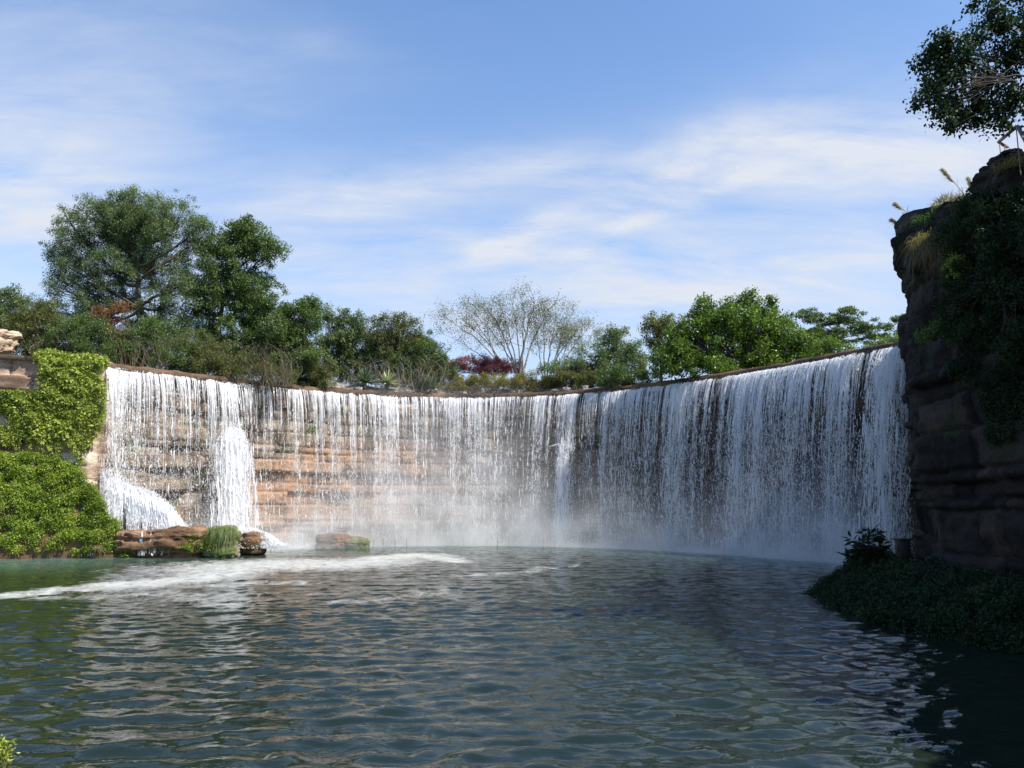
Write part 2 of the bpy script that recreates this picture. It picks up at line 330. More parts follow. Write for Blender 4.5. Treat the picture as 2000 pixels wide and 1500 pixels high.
# foam swirls, as paths over the water
def seg_d(px_, A, B):
    A = np.array(A[:2]); B = np.array(B[:2]); d = B - A; t = np.clip(((px_ - A) @ d) / (d @ d), 0, 1); return np.linalg.norm(px_ - (A + t[:, None] * d), axis=1), t
foam = np.zeros(len(pts))
paths = [([(-60, 1166, .45), (60, 1160, .6), (150, 1150, .85), (250, 1143, 1.3), (330, 1135, 1.3), (400, 1125, 1.4), (440, 1108, 1.9), (520, 1102, 2.1), (620, 1102, 2.0), (700, 1098, 1.7), (760, 1090, 1.2), (820, 1084, .9), (870, 1090, .8), (885, 1098, .6)], 1.0),
         ([(380, 1100, .9), (480, 1095, 1.1), (600, 1096, 1.2), (700, 1092, 1.0)], .7),
         ([(250, 1150, .8), (400, 1143, .9), (520, 1139, .7), (600, 1140, .5)], .66),
         ([(120, 1168, .6), (300, 1160, .8), (420, 1165, .9), (470, 1180, .7)], .66),
         ([(770, 1132, .35), (850, 1128, .5), (950, 1120, .6), (1050, 1112, .55), (1120, 1102, .5)], .62),
         ([(700, 1171, .35), (800, 1168, .5), (870, 1158, .6), (880, 1148, .5), (840, 1146, .3)], .62),
         ([(600, 1160, .3), (700, 1158, .35)], .45), ([(1000, 1086, .4), (1040, 1090, .4), (1080, 1100, .4)], .48)]
near = (pts[:, 1] > 20) & (pts[:, 1] < 64)
sub = pts[near][:, :2] + np.stack([fbm(pts[near] * [.35, .35, 0], 4, 21), fbm(pts[near] * [.35, .35, 0], 4, 31)], 1) * 1.0
fs = np.zeros(len(sub))
for pth, st in paths:
    wp = [(W(a, b, 0), r) for a, b, r in [(a_, b_, r_ * (1.9 if 380 < a_ < 850 and b_ < 1112 else 1.5)) for a_, b_, r_ in pth]]
    for (A, ra), (B, rb) in zip(wp[:-1], wp[1:]):
        d, t = seg_d(sub, A, B); r = ra + (rb - ra) * t; fs = np.maximum(fs, st * np.clip(1.25 - d / (r * 1.35) * .8, 0, 1))
drad = CR - np.hypot(pts[near][:, 0] - CC[0], pts[near][:, 1] - CC[1])
fs = np.maximum(fs, np.clip(1.25 - np.abs(drad - .9) / 1.6, 0, 1) * (pts[near][:, 0] > -17.5) * (pts[near][:, 1] > 41))
foam[near] = fs
milky = np.clip(1 - (CR - np.hypot(pts[:, 0] - CC[0], pts[:, 1] - CC[1])) / 10, 0, 1) * np.clip((pts[:, 1] - 34) / 8, 0, 1)
milky = np.maximum(milky, .0)
mb = MB().add(pts, grid_faces(len(xs), len(ys)))
water = mb.build('water', M['water'], smooth=True, extra={'foam': foam, 'milky': milky})
tag(water, 'dark green rippled pool water with drifting white foam', 'water', kind='structure')
bed = MB().add([(-160, -80, -2.5), (160, -80, -2.5), (160, 90, -2.5), (-160, 90, -2.5)], [[0, 1, 2, 3]]).build('pool_bed', M['soil'])
tag(bed, 'brown bed of the pool beneath the water', 'ground', kind='structure')

# ------------------------------------------------------------------ rock faces built of courses of blocks
def courses(u, zc, seed, hmin, hmax, wmin, wmax, prot):
    r = np.random.default_rng(seed); zb = [-3.0]
    while zb[-1] < 16: zb.append(zb[-1] + r.uniform(hmin, hmax))
    zb = np.array(zb); ci = np.clip(np.searchsorted(zb, zc) - 1, 0, len(zb) - 2)
    off = r.uniform(0, prot, len(zb)); disp = off[ci].copy(); tint = np.zeros(len(u))
    for c in range(len(zb) - 1):
        mk_ = ci == c
        if not mk_.any(): continue
        ub = [-80.0]
        while ub[-1] < 140: ub.append(ub[-1] + r.uniform(wmin, wmax))
        ub = np.array(ub); uu = u[mk_]; bi = np.searchsorted(ub, uu) - 1
        bo = r.uniform(-.5, .5, len(ub)) * prot; bt = r.random(len(ub))
        du = np.minimum(uu - ub[bi], ub[bi + 1] - uu); dz = np.minimum(zc[mk_] - zb[c], zb[c + 1] - zc[mk_])
        disp[mk_] += bo[bi] - .13 * np.exp(-(du / .05) ** 2) - .16 * np.exp(-(dz / .06) ** 2); tint[mk_] = bt[bi]
    return disp, tint
def face(name, plan, nrm, us, ztop, z0, seed, mat, dz=.1, hs=(.35, 1.1), ws=(.9, 3.2), prot=.35, rough_=.22, capdepth=1.2, extra=None, noz=None):
    nu = len(us); nz = int((np.max(ztop) - z0) / dz) + 1
    tt = np.linspace(0, 1, nz); zc = z0 + (ztop[:, None] - z0) * tt[None]
    U = np.repeat(us, nz); Z = zc.ravel(); zw = Z + .12 * fbm(np.stack([U * .25, Z * 0, U * 0], 1), 2, seed)
    d, tint = courses(U, zw, seed, hs[0], hs[1], ws[0], ws[1], prot)
    p3 = np.stack([U * .8, Z * 1.3, U * 0 + seed], 1); d = d + rough_ * fbm(p3, 5, seed) + .5 * rough_ * fbm(p3 * [.25, .25, 1], 2, seed + 3) * 2
    if noz is not None: d = d + noz(U, Z)
    PL = np.repeat(plan, nz, 0); NR = np.repeat(nrm, nz, 0)
    V = np.stack([PL[:, 0] + NR[:, 0] * d, PL[:, 1] + NR[:, 1] * d, Z], 1)
    mb = MB().add(V, grid_faces(nu, nz)[:, ::-1], None, tint)
    # top cap
    top = V.reshape(nu, nz, 3)[:, -1]; k = 7; s = np.linspace(0, 1, k)
    cap = top[:, None] - np.concatenate([nrm, np.zeros((nu, 1))], 1)[:, None] * (s * capdepth)[None, :, None]
    cap = cap.reshape(-1, 3); cap[:, 2] += .10 * fbm(cap * 1.2, 3, seed + 9) * np.tile(s > 0, nu)
    mb.add(cap, grid_faces(nu, k)[:, ::-1], None, .6)
    ex = None
    if extra: ex = {kk: np.concatenate([fn(U, Z), np.zeros(len(cap))]) for kk, fn in extra.items()}
    return mb, ex
us = np.arange(-.3, LEN + .3, .12); Lp, Ln = lip(np.clip(us, 0.01, LEN - .01))
def ochre(U, Z):
    px = u2px(U); a = np.clip((px - 455) / 40, 0, 1) * np.clip((960 - px) / 160, 0, 1) * np.clip((8.0 - Z) / .8, 0, 1) * 1.0
    a = np.maximum(a, .55 * np.clip((460 - px) / 50, 0, 1) * np.clip((2.6 - Z) / .8, 0, 1))
    b = np.clip(vn(np.stack([U * .35, Z * .9, U * 0], 1), 77) * 1.6 + .75, 0, 1); return np.clip(a * b + .12, 0, 1)
def wet_shade_mask(U, Z): return np.clip((u2px(U) - 950) / 380, 0, 1)  # damp rock tone plus painted shade, darkening the wall towards the right
def fallnoz(U, Z): return -.75 + .02 * (HL - Z)
mb, ex = face('rock_face', Lp, Ln, us, np.full(len(us), HL + .02), -1.0, 11, M['fallrock'], .09, (.35, 1.15), (1.0, 4.0), .42, .2, .9, {'ochre': ochre, 'wet_shade': wet_shade_mask}, fallnoz)
rf = mb.build('rock_wall', M['fallrock'], extra=ex); tag(rf, 'curved wall of layered brown rock behind the falling water', 'rock wall')
# coping along the lip
mb = MB(); prof = [(-.34, -.22), (.02, -.20), (.10, -.05), (.06, .18), (-.10, .30), (-.75, .34), (-1.3, .22), (-1.3, -.2)]
cu = np.arange(0.05, LEN, .2); cp, cn = lip(cu); k = len(prof); V = []
for j, (a, b) in enumerate(prof):
    jit = fbm(np.stack([cu * 1.1, cu * 0 + j * 3.1, cu * 0], 1), 4, 41) * .13
    V.append(np.stack([cp[:, 0] + cn[:, 0] * (a + jit * .8), cp[:, 1] + cn[:, 1] * (a + jit * .8), HL + b + jit * .8 + .03], 1))
V = np.stack(V, 1).reshape(-1, 3); mb.add(V, grid_faces(len(cu), k), None, np.repeat(np.clip(.5 + .5 * vn(np.stack([cu * .5, cu * 0, cu * 0], 1), 3), 0, 1), k))
tag(mb.build('coping', M['coping']), 'brown stained coping running along the lip of the waterfall', 'coping')

# pale stone wall at the far left, beside the falls
A0 = P(209, 760, 47.2); A1 = P(-260, 760, 44.6)
ul = np.arange(0, 24, .1); dirv = np.array([A1[0] - A0[0], A1[1] - A0[1]]); dirv /= np.linalg.norm(dirv)
pl = np.array([A0[0], A0[1]]) + ul[:, None] * dirv; nl = np.repeat([[dirv[1], -dirv[0]]], len(ul), 0); nl = -nl if nl[0, 1] > 0 else nl
ztw = np.full(len(ul), 11.55) + .10 * vn(np.stack([ul * .5, ul * 0, ul * 0], 1), 2)
pl2 = pl.copy(); pl2[:8] -= nl[:8] * np.linspace(1.6, 0, 8)[:, None] ** 2
mb, ex = face('stone_wall', pl2, nl, ul, ztw, -1.0, 23, M['wallrock'], .09, (.45, 1.25), (1.6, 4.4), .34, .13, 3.5)
tag(mb.build('stone_wall', M['wallrock']), 'pale pinkish sandstone block wall beside the falls, half hidden under creeper', 'rock wall')

# ------------------------------------------------------------------ plateau ground behind
outp = []
cu2 = np.linspace(0, LEN, 90); p, n = lip(np.clip(cu2, .01, LEN - .01))
chain = [(-90, 20), (-60, 38)] + [tuple(pl[-1] - nl[0] * 2)] + [tuple(pl[0] - nl[0] * 1.4)] + [tuple(a - b * 1.2) for a, b in zip(p, n)] + [(22.5, 40), (19, 33.5), (16.5, 28), (15.5, 22), (15.5, 10), (16, -10), (17, -60)]
chain = np.array(chain); ctr = np.array([-2., 18.])
V = []; rs = [0, 1.5, 4, 9, 18, 35, 80, 140, 260]
for r in rs:
    dv = norm(chain - ctr); q = chain + dv * r
    zz_ = HL + .1 + (.35 * fbm(np.stack([q[:, 0] * .1, q[:, 1] * .1, q[:, 0] * 0], 1), 3, 5) if r > 1 else 0) + min(r, 35) * .012
    zz_ = zz_ + np.where((q[:, 0] > 14) & (q[:, 1] < 34), 1.1, 0)
    V.append(np.stack([q[:, 0], q[:, 1], np.broadcast_to(zz_, len(q))], 1))
V = np.stack(V, 1).reshape(-1, 3)
gm = rock_mat('ground', [(.05, .04, .025), (.10, .09, .045), (.14, .14, .06)], .3, 1, (.05, .08, .02), .5)
tag(MB().add(V, grid_faces(len(chain), len(rs))).build('ground', gm, smooth=True), 'brown and green earth of the plateau behind the falls', 'ground', kind='structure')

# ------------------------------------------------------------------ right cliff
plan = np.array([(14.6, -14), (13.6, -4), (13.0, 8), (12.85, 16), (12.8, 20), (12.8, 23), (12.85, 24.8), (13.1, 25.9), (13.9, 26.9), (15.2, 29), (17.5, 34), (21.3, 42.6)], float)
cs = np.concatenate([[0], np.cumsum(np.linalg.norm(np.diff(plan, axis=0), axis=1))]); uc = np.arange(0, cs[-1], .11)
pc = np.stack([np.interp(uc, cs, plan[:, 0]), np.interp(uc, cs, plan[:, 1])], 1)
for _ in range(30): pc[1:-1] = (pc[:-2] + pc[2:]) / 2
tg = np.gradient(pc, axis=0); tg = norm(tg); nc = np.stack([-tg[:, 1], tg[:, 0]], 1)
def facetop(px, py):
    d = ray(px, py); return 12.8 / d[0] * d[1], 12.8 / d[0] * d[2] + CZ
tops = sorted([facetop(a, b) for a, b in [(1764, 428), (1775, 418), (1800, 408), (1850, 395), (1905, 388), (1960, 380), (2000, 375)]])
zc_top = np.interp(pc[:, 1], [t[0] for t in tops], [t[1] for t in tops]); zc_top[pc[:, 1] > 27.5] = np.linspace(zc_top[np.argmax(pc[:, 1] > 27.5)], HL + .35, (pc[:, 1] > 27.5).sum())
zc_top += .12 * fbm(np.stack([uc * .9, uc * 0, uc * 0], 1), 3, 14)
def cnoz(U, Z):
    Yp = np.interp(U, uc, pc[:, 1]); m_ = np.clip((Yp - 20) / 4, 0, 1)
    return .42 * np.interp(Z, [-1, 0, 2, 4, 6, 8, 10, 11.5, 12.6], [-.2, -.3, -.35, .0, .22, .1, .08, .0, -.2]) * m_ + .35 * fbm(np.stack([U * .3, Z * .35, U * 0], 1), 3, 91)
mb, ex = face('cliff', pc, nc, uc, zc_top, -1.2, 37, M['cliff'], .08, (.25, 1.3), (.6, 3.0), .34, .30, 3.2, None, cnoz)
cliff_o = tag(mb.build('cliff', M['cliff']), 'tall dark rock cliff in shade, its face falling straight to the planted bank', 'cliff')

# ------------------------------------------------------------------ rocks
import bmesh
def ico(sub):
    bm = bmesh.new(); bmesh.ops.create_icosphere(bm, subdivisions=sub, radius=1)
    v = np.array([x.co[:] for x in bm.verts]); f = np.array([[a.index for a in x.verts] for x in bm.faces]); bm.free(); return v, f
ICO = {k: ico(k) for k in (2, 3, 4, 5, 6)}
def rock_arr(c, r, seed, sub=4, amp=.3, strata=.12, boxy=.5):
    v, f = ICO[sub]; v = v.copy(); v = np.sign(v) * np.abs(v) ** (1 - boxy * .5); v = v / np.maximum(np.abs(v).max(1, keepdims=True) ** .25, .5)
    d = 1 + amp * fbm(v * 1.4 + seed, 4, seed) + amp * .35 * fbm(v * 5 + seed, 3, seed + 1)
    lay = np.floor(v[:, 2] * 5 + .5 * vn(v * 2, seed)); d += strata * (_h(lay, lay * 0, lay * 0, seed) - .5) * 2
    return v * d[:, None] * np.asarray(r) + np.asarray(c), f
def rock(name, c, r, seed, mat, label, cat='rock', group=None, sub=4, **k):
    v, f = rock_arr(c, r, seed, sub, **k); a = np.clip(.5 + .5 * vn(v * .8, seed + 2), 0, 1)
    o = MB().add(v, None, f, a).build(name, mat, origin=(c[0], c[1], c[2] - r[2] * .7)); return tag(o, label, cat, group)
def S(Y): return Y / F
# base ledge, left
c = P(342, 1062, 47.5); rock('boulder', c, (2.35, 1.3, .95), 5, M['brownrock'], 'long low brown boulder with green plants, under the left cascade', sub=6, boxy=.8)
c = P(262, 1066, 47.2); rock('boulder', c, (.75, .9, .85), 6, M['brownrock'], 'small brown boulder between the leafy bank and the long boulder', sub=5, boxy=.7)
c = P(434, 1062, 47.3); rock('boulder', c, (.95, .85, 1.0), 8, M['mossrock'], 'mossy upright boulder topped with a green tuft', sub=5, boxy=.25)
c = P(492, 1062, 49.0); rock('boulder', c, (.85, .7, .72), 9, M['brownrock'], 'small brown boulder with white water pouring over it', sub=5)
c = P(650, 1062, 56.5); rock('boulder', c, (1.15, .8, .68), 12, M['brownrock'], 'rounded boulder in the mist, larger of the two at the foot of the falls', sub=5, boxy=.2, strata=.05)
c = P(698, 1064, 56.5); rock('boulder', c, (.9, .7, .52), 13, M['mossrock'], 'low mossy boulder in the mist, right of the larger one', sub=5, boxy=.3, strata=.05)
# cascade ledge rock
casc = [(192, 925), (225, 948), (262, 962), (300, 976), (335, 1000), (358, 1030)]
c = P(268, 1040, 49.3); v, f = rock_arr(c, (3.0, 1.3, 2.1), 21, 6, .2, .1, .3)
lim = np.interp(v[:, 0], [P(a, b, 48.6)[0] for a, b in casc], [P(a, b, 48.6)[2] for a, b in casc]); v[:, 2] = np.minimum(v[:, 2], lim - .1 + .15 * fbm(v * 2, 3, 4))
tag(MB().add(v, None, f).build('rock_ledge', M['brownrock']), 'sloping rock ledge under the white cascade at the left', 'rock')
c = P(0, 672, 50.5); rock('boulder', c + [-.9, 0, 0], (1.7, 1.2, .85), 31, M['wallrock'], 'pinkish boulder on top of the stone wall, in front of the shrubs', sub=5, boxy=.8)
# outcrop on the cliff
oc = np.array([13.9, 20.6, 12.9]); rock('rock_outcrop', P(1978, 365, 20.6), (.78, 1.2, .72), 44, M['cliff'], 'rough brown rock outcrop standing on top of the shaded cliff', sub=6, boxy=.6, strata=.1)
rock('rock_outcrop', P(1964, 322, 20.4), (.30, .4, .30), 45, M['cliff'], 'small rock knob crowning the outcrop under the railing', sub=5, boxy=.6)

# rocky ledge and pale stones along the lip
mb = MB(); ur = np.arange(px2u(575), px2u(1180), .1); a, b = lip(ur); r_ = []
hgt = .34 + .20 * fbm(np.stack([ur * .7, ur * 0, ur * 0], 1), 4, 51) + .28 * np.clip(1 - (ur - ur[0]) / 14, 0, 1); hgt = np.clip(hgt, .12, 1)
pr = [(-.9, -.1), (-.92, .3), (-1.0, .62), (-1.1, .95), (-1.5, 1.0), (-2.4, .8), (-2.5, -.2)]
for j, (o_, h_) in enumerate(pr):
    ji = fbm(np.stack([ur * 1.6, ur * 0 + j * 1.7, ur * 0], 1), 4, 60) * .22
    r_.append(np.stack([a[:, 0] + b[:, 0] * (o_ + ji), a[:, 1] + b[:, 1] * (o_ + ji), HL + .3 + hgt * h_ * 1.2 + ji * .4], 1))
mb.add(np.stack(r_, 1).reshape(-1, 3), grid_faces(len(ur), len(pr)), None, np.repeat(np.clip(.5 + .5 * vn(np.stack([ur, ur * 0, ur * 0], 1), 3), 0, 1), len(pr)))
tag(mb.build('stone_ledge', M['greystone']), 'low ledge of broken grey stone behind the middle of the lip', 'rock ledge')
stone0 = None
for i, px in enumerate([600, 640, 662, 672, 705, 752, 770, 795, 810, 850, 905, 965, 1010, 1075, 1100, 1135]):
    a, b = lip([px2u(px)]); h = rng.uniform(.13, .27)
    v, f = rock_arr((0, 0, 0), (rng.uniform(.2, .42), .25, h), 70 + i, 3, .35, .1, .7)
    o = MB().add(v, None, f, .8).build('stone', M['greystone']); o.location = (a[0, 0] - b[0, 0] * .72, a[0, 1] - b[0, 1] * .72, HL + .38 + h * .4); o.rotation_euler.z = rng.uniform(-.5, .5)
    tag(o, 'small pale broken stone lying on the coping along the middle of the lip', 'stone', 'pale stones along the lip of the falls')

# ------------------------------------------------------------------ the falling water
H0 = HL + .02
def quads(mb, c, wd, ln, lean=.12):
    n = len(c); yaw = rng.uniform(0, math.pi, n); sd = np.stack([np.cos(yaw), np.sin(yaw), rng.normal(0, .25, n)], 1)
    ax = norm(np.stack([rng.normal(0, lean, n), rng.normal(0, lean, n), np.ones(n)], 1)); wd = np.broadcast_to(wd, n)[:, None]; ln = np.broadcast_to(ln, n)[:, None]
    k1 = rng.uniform(.3, .7, (n, 1)); k2 = rng.uniform(.3, .7, (n, 1))
    v = np.stack([c - ax * ln * .5, c + ax * ln * (k1 - .5) + sd * wd * .5, c + ax * ln * .5, c + ax * ln * (k2 - .5) - sd * wd * .5], 1)
    mb.add(v, np.arange(4 * n).reshape(n, 4))
boost_pts = np.array([(203, .9), (215, 1.3), (240, 1.0), (290, .8), (330, .45), (345, 1.3), (362, 1.5), (372, .35), (392, .3), (402, 1.9), (480, 1.9), (490, .7), (560, .8), (640, .8), (720, .85), (780, .7), (850, .85), (930, .75), (1000, .8),
                      (1095, .8), (1105, 1.5), (1125, 1.4), (1200, 1.15), (1285, .8), (1300, 1.6), (1345, 1.8), (1355, .9), (1440, 1.1), (1460, 1.6), (1505, 1.6), (1515, .9), (1540, 1.2), (1580, 1.5), (1600, .9), (1640, 1.0), (1655, 1.9), (1700, 1.8), (1712, 1.2), (1730, 2.0), (1760, 2.4), (1790, 2.4)])
NS = 2600
su = rng.uniform(0, LEN, NS * 5); g = np.interp(u2px(su), boost_pts[:, 0], boost_pts[:, 1])
g *= np.clip(.9 + .75 * vn(np.stack([su * .75, su * 0, su * 0], 1), 5) + .55 * vn(np.stack([su * 2.1, su * 0, su * 0], 1), 6), .28, 3)
keep = rng.random(len(su)) < g / 2.6; su = su[keep][:NS * 2]; samp = np.exp(rng.normal(0, 1.25, len(su)))
sv = rng.uniform(.75, 1.35, len(su)) + .5 * np.clip((u2px(su) - 1150) / 500, 0, 1)      # launch speed
# big collective streams share speed
sv += .25 * vn(np.stack([su * .45, su * 0, su * 0], 1), 8)
def fallpt(u, drop, v, side=0):
    p, n = lip(np.clip(u, .01, LEN - .01)); off = .10 + v * np.sqrt(2 * np.maximum(drop, 0) / 9.8)
    return np.stack([p[:, 0] + n[:, 0] * off, p[:, 1] + n[:, 1] * off, H0 - drop], 1)
fall_root = empty('waterfall', (float(lip([LEN / 2])[0][0, 0]), float(lip([LEN / 2])[0][0, 1]) - 1, 0), 'wide curved curtain waterfall of white strands pouring over the layered rock wall', 'waterfall')
# threads near the lip
mb = MB(); nT = 7000
ti = rng.choice(len(su), nT, p=samp ** .45 / (samp ** .45).sum()); tu = su[ti] + rng.normal(0, .05, nT); tv = sv[ti]; tl = np.clip(rng.exponential(1.35, nT), .3, 9)
k = 9; t = np.linspace(0, 1, k); drop = tl[:, None] * t + np.abs(.16 * vn(np.stack([tu * 1.3, tu * 0, tu * 0], 1), 55))[:, None] + rng.exponential(.03, nT)[:, None]
th = np.clip(rng.normal(.027, .010, nT), .010, .07)
px_t = u2px(tu); th *= 1 + .3 * np.clip((px_t - 1200) / 500, 0, 1)
U = tu[:, None] + np.cumsum(rng.normal(0, .006, (nT, k)), 1); pp = fallpt(U.ravel(), drop.ravel(), np.repeat(tv, k)).reshape(nT, k, 3)
_, nn = lip(np.clip(tu, .01, LEN - .01)); tang = np.stack([-nn[:, 1], nn[:, 0], np.zeros(nT)], 1)
wv = th[:, None] * (1 - .85 * t[None] ** 2) * rng.uniform(.45, 1.3, (nT, k))
yawm = rng.normal(0, .5, nT)[:, None]; sdv = tang * np.cos(yawm) + np.concatenate([nn, np.zeros((nT, 1))], 1) * np.sin(yawm)
V = np.stack([pp - sdv[:, None] * wv[..., None] * .5, pp + sdv[:, None] * wv[..., None] * .5], 2).reshape(-1, 3)
f = np.array([[2 * i, 2 * i + 1, 2 * i + 3, 2 * i + 2] for i in range(k - 1)]); q = (np.arange(nT)[:, None, None] * 2 * k + f[None]).reshape(-1, 4)
mb.add(V, q); mb.build('water_threads', M['drop'], fall_root)
# torn streaks all the way down
def ribbons(mb, pp, wd):
    n, k, _ = pp.shape; t = np.linspace(0, 1, k); yaw = rng.uniform(-.9, .9, n); sd = np.stack([np.cos(yaw), np.sin(yaw), 0 * yaw], 1)
    wv = np.asarray(wd)[:, None] * (np.sin(math.pi * np.clip(t * .92 + .06, 0, 1)) ** .6)[None] * rng.uniform(.5, 1.3, (n, k))
    V = np.stack([pp - sd[:, None] * wv[..., None] * .5, pp + sd[:, None] * wv[..., None] * .5], 2).reshape(-1, 3)
    f = np.array([[2 * i, 2 * i + 1, 2 * i + 3, 2 * i + 2] for i in range(k - 1)]); mb.add(V, (np.arange(n)[:, None, None] * 2 * k + f[None]).reshape(-1, 4))
mb = MB(); nS = 11000; si = rng.choice(len(su), nS, p=samp / samp.sum()); d0 = H0 * rng.random(nS) ** 1.1 * .95; ln_ = rng.uniform(.15, .8, nS); k = 5
dd = np.minimum(d0[:, None] + ln_[:, None] * np.linspace(0, 1, k), H0); U = (su[si] + rng.normal(0, .01, nS) + rng.normal(0, .006, nS) * d0)[:, None] + np.cumsum(rng.normal(0, .009, (nS, k)), 1) + .05 * vn(np.stack([si * 3.7, d0 * .8, d0 * 0], 1), 9)[:, None] * d0[:, None] ** .5
ribbons(mb, fallpt(U.ravel(), dd.ravel(), np.repeat(sv[si] + rng.normal(0, .03, nS) * np.sqrt(d0), k)).reshape(nS, k, 3), np.clip(rng.normal(.032, .014, nS), .010, .08)); mb.build('water_streaks', M['drop'], fall_root)
# drops
NP = 350000
mb = MB(); pi_ = rng.choice(len(su), NP, p=samp / samp.sum()); dr = H0 * rng.random(NP) ** .92
# clumping along every strand
ph = (pi_ * 7.13)[:, None]
cl_ = vn(np.concatenate([ph, (dr * 1.7)[:, None], ph * 0], 1), 3) + .7 * vn(np.concatenate([ph, (dr * 4.5)[:, None], ph * 0], 1), 4)
kp = rng.random(NP) < np.clip(.62 + .75 * cl_, .06, 1); pi_ = pi_[kp]; dr = dr[kp]; n_ = len(pi_)
spread = .010 + .0055 * dr + .02 * np.sqrt(samp[pi_]) * (.4 + dr * .12)
uu = su[pi_] + rng.normal(0, 1, n_) * spread + .05 * vn(np.stack([pi_ * 3.7, dr * .8, dr * 0], 1), 9) * dr ** .5
vv = sv[pi_] + rng.normal(0, .05, n_) * np.sqrt(dr)
c = fallpt(uu, dr, vv); wd = np.clip(rng.lognormal(-3.72, .42, n_), .010, .075); quads(mb, c, wd, wd * rng.uniform(1.4, 3.6, n_))
mb.build('water_drops', M['drop'], fall_root)
# heavy streams that break on ledges and fall on as dense plumes: (px0,px1,py_break,Y? by lip,count)
mb = MB()
def plume(px0, px1, pyb, n, v=1.35, arch=.5, bottom=0.0, side=.9):
    ua, ub = px2u(px0), px2u(px1); um = (ua + ub) / 2; p, nn_ = lip([um]); zb = P((px0 + px1) / 2, pyb, p[0, 1] - .8)[2]; hw = (ub - ua) / 2
    t = rng.random(n) ** 1.35; x = np.clip(rng.normal(0, .55, n), -1.25, 1.25)
    top = zb - arch * (np.abs(x) ** 2.2) * 1.0 + .55 * fbm(np.stack([x * 2.3 + px0, x * 0, x * 0], 1), 3, 4) + rng.exponential(.25, n) * rng.choice([-1, .6], n); d = (top - bottom) * t; u_ = um + x * hw * (side * .75 + .35 * t) + rng.normal(0, .06, n)
    dd = H0 - top + d; cc_ = fallpt(u_, dd, np.full(n, v) + rng.normal(0, .12, n)); quads(mb, cc_, rng.lognormal(-3.35, .4, n), rng.uniform(.08, .24, n))
    m = n // 14; ii = rng.integers(0, n, m); L_ = rng.uniform(.4, 2.0, m); dq = np.minimum(dd[ii][:, None] + L_[:, None] * np.linspace(0, 1, 6), H0); uq = u_[ii][:, None] + np.cumsum(rng.normal(0, .012, (m, 6)), 1)
    ribbons(mb, fallpt(uq.ravel(), dq.ravel(), np.repeat(v + rng.normal(0, .12, m), 6)).reshape(m, 6, 3), rng.uniform(.03, .09, m))
plume(404, 482, 842, 9000, 1.5); plume(1098, 1122, 866, 2000, 1.35, .3)
plume(1715, 1790, 700, 5000, 1.9, .0)
# little burst where the narrow jet strikes a ledge
b0 = fallpt(np.array([px2u(1108)]), np.array([H0 - P(1108, 866, 57)[2]]), np.array([1.3]))[0]
n = 260; an = rng.uniform(.1, math.pi - .1, n); rr = rng.uniform(.1, 1.1, n) ; cc_ = b0 + np.stack([np.cos(an) * rr, rng.normal(0, .2, n), np.sin(an) * rr * .35 - rr ** 2 * .25], 1)
quads(mb, cc_, rng.lognormal(-3.5, .3, n), .08)
mb.build('heavy_streams', M['drop'], fall_root)
# left cascade over the sloping ledge
mb = MB(); n = 12000; cx = np.array([a for a, b in casc], float); cy = np.array([b for a, b in casc], float)
pxs = rng.uniform(196, 357, n); band = rng.random(n) < .5
pyt = np.interp(pxs, cx, cy); thick = np.interp(pxs, [196, 260, 357], [24, 18, 16]) * 1.0
py = np.where(band, pyt + rng.normal(0, .42, n) * thick, pyt + 5 + (1032 - pyt) * rng.random(n))
# strands below the band
strand = np.clip(.55 + .9 * vn(np.stack([pxs * .12, pxs * 0, pxs * 0], 1), 15) + .5 * vn(np.stack([pxs * .4, pxs * 0, pxs * 0], 1), 16), 0.03, 1)
kp = band | (rng.random(n) < strand); py = np.minimum(py, 1036)
Yd = 48.0 - .55 * np.clip((py - pyt) / 60, 0, 1) ** .5 + rng.normal(0, .12, n)
cc_ = np.array([P(a, b, y) for a, b, y in zip(pxs[kp], py[kp], Yd[kp])]); m_ = kp.sum()
quads(mb, cc_, rng.lognormal(-3.2, .35, m_), rng.uniform(.07, .2, m_), .5)
m_ = 1900; px_ = rng.uniform(196, 356, m_); py_ = np.interp(px_, cx, cy); k = 8; t = np.linspace(0, 1, k); okk = rng.random(m_) < np.clip(.45 + .9 * vn(np.stack([px_ * .12, px_ * 0, px_ * 0], 1), 15), .12, 1); px_, py_ = px_[okk], py_[okk]; m_ = len(px_)
st = rng.uniform(-12, 4, m_); en = np.minimum(1036, py_ + rng.uniform(15, 90, m_)); dirx = rng.normal(4, 3, m_)
PP = np.array([[P(a + dx_ * q, (b + s_) + (e_ - b - s_) * q ** 1.4, 48.15 - .75 * q ** .5) for q in t] for a, b, s_, e_, dx_ in zip(px_, py_, st, en, dirx)]); ribbons(mb, PP, rng.uniform(.025, .085, m_))
m_ = 900; q0 = rng.uniform(192, 335, m_); L_ = rng.uniform(12, 40, m_); PP = np.array([[P(a + l_ * q, np.interp(a + l_ * q, cx, cy) + o_, 47.9) for q in np.linspace(0, 1, 6)] for a, l_, o_ in zip(q0, L_, rng.normal(-1, 4.5, m_))])
PP = PP + rng.normal(0, .02, PP.shape); v0 = PP; up2 = np.array([0, 0, 1.]) * rng.uniform(.03, .08, (m_, 1))[:, :1]
Vq = np.stack([PP - up2[:, None] * .5, PP + up2[:, None] * .5], 2).reshape(-1, 3); f = np.array([[2 * i, 2 * i + 1, 2 * i + 3, 2 * i + 2] for i in range(5)]); mb.add(Vq, (np.arange(m_)[:, None, None] * 12 + f[None]).reshape(-1, 4))
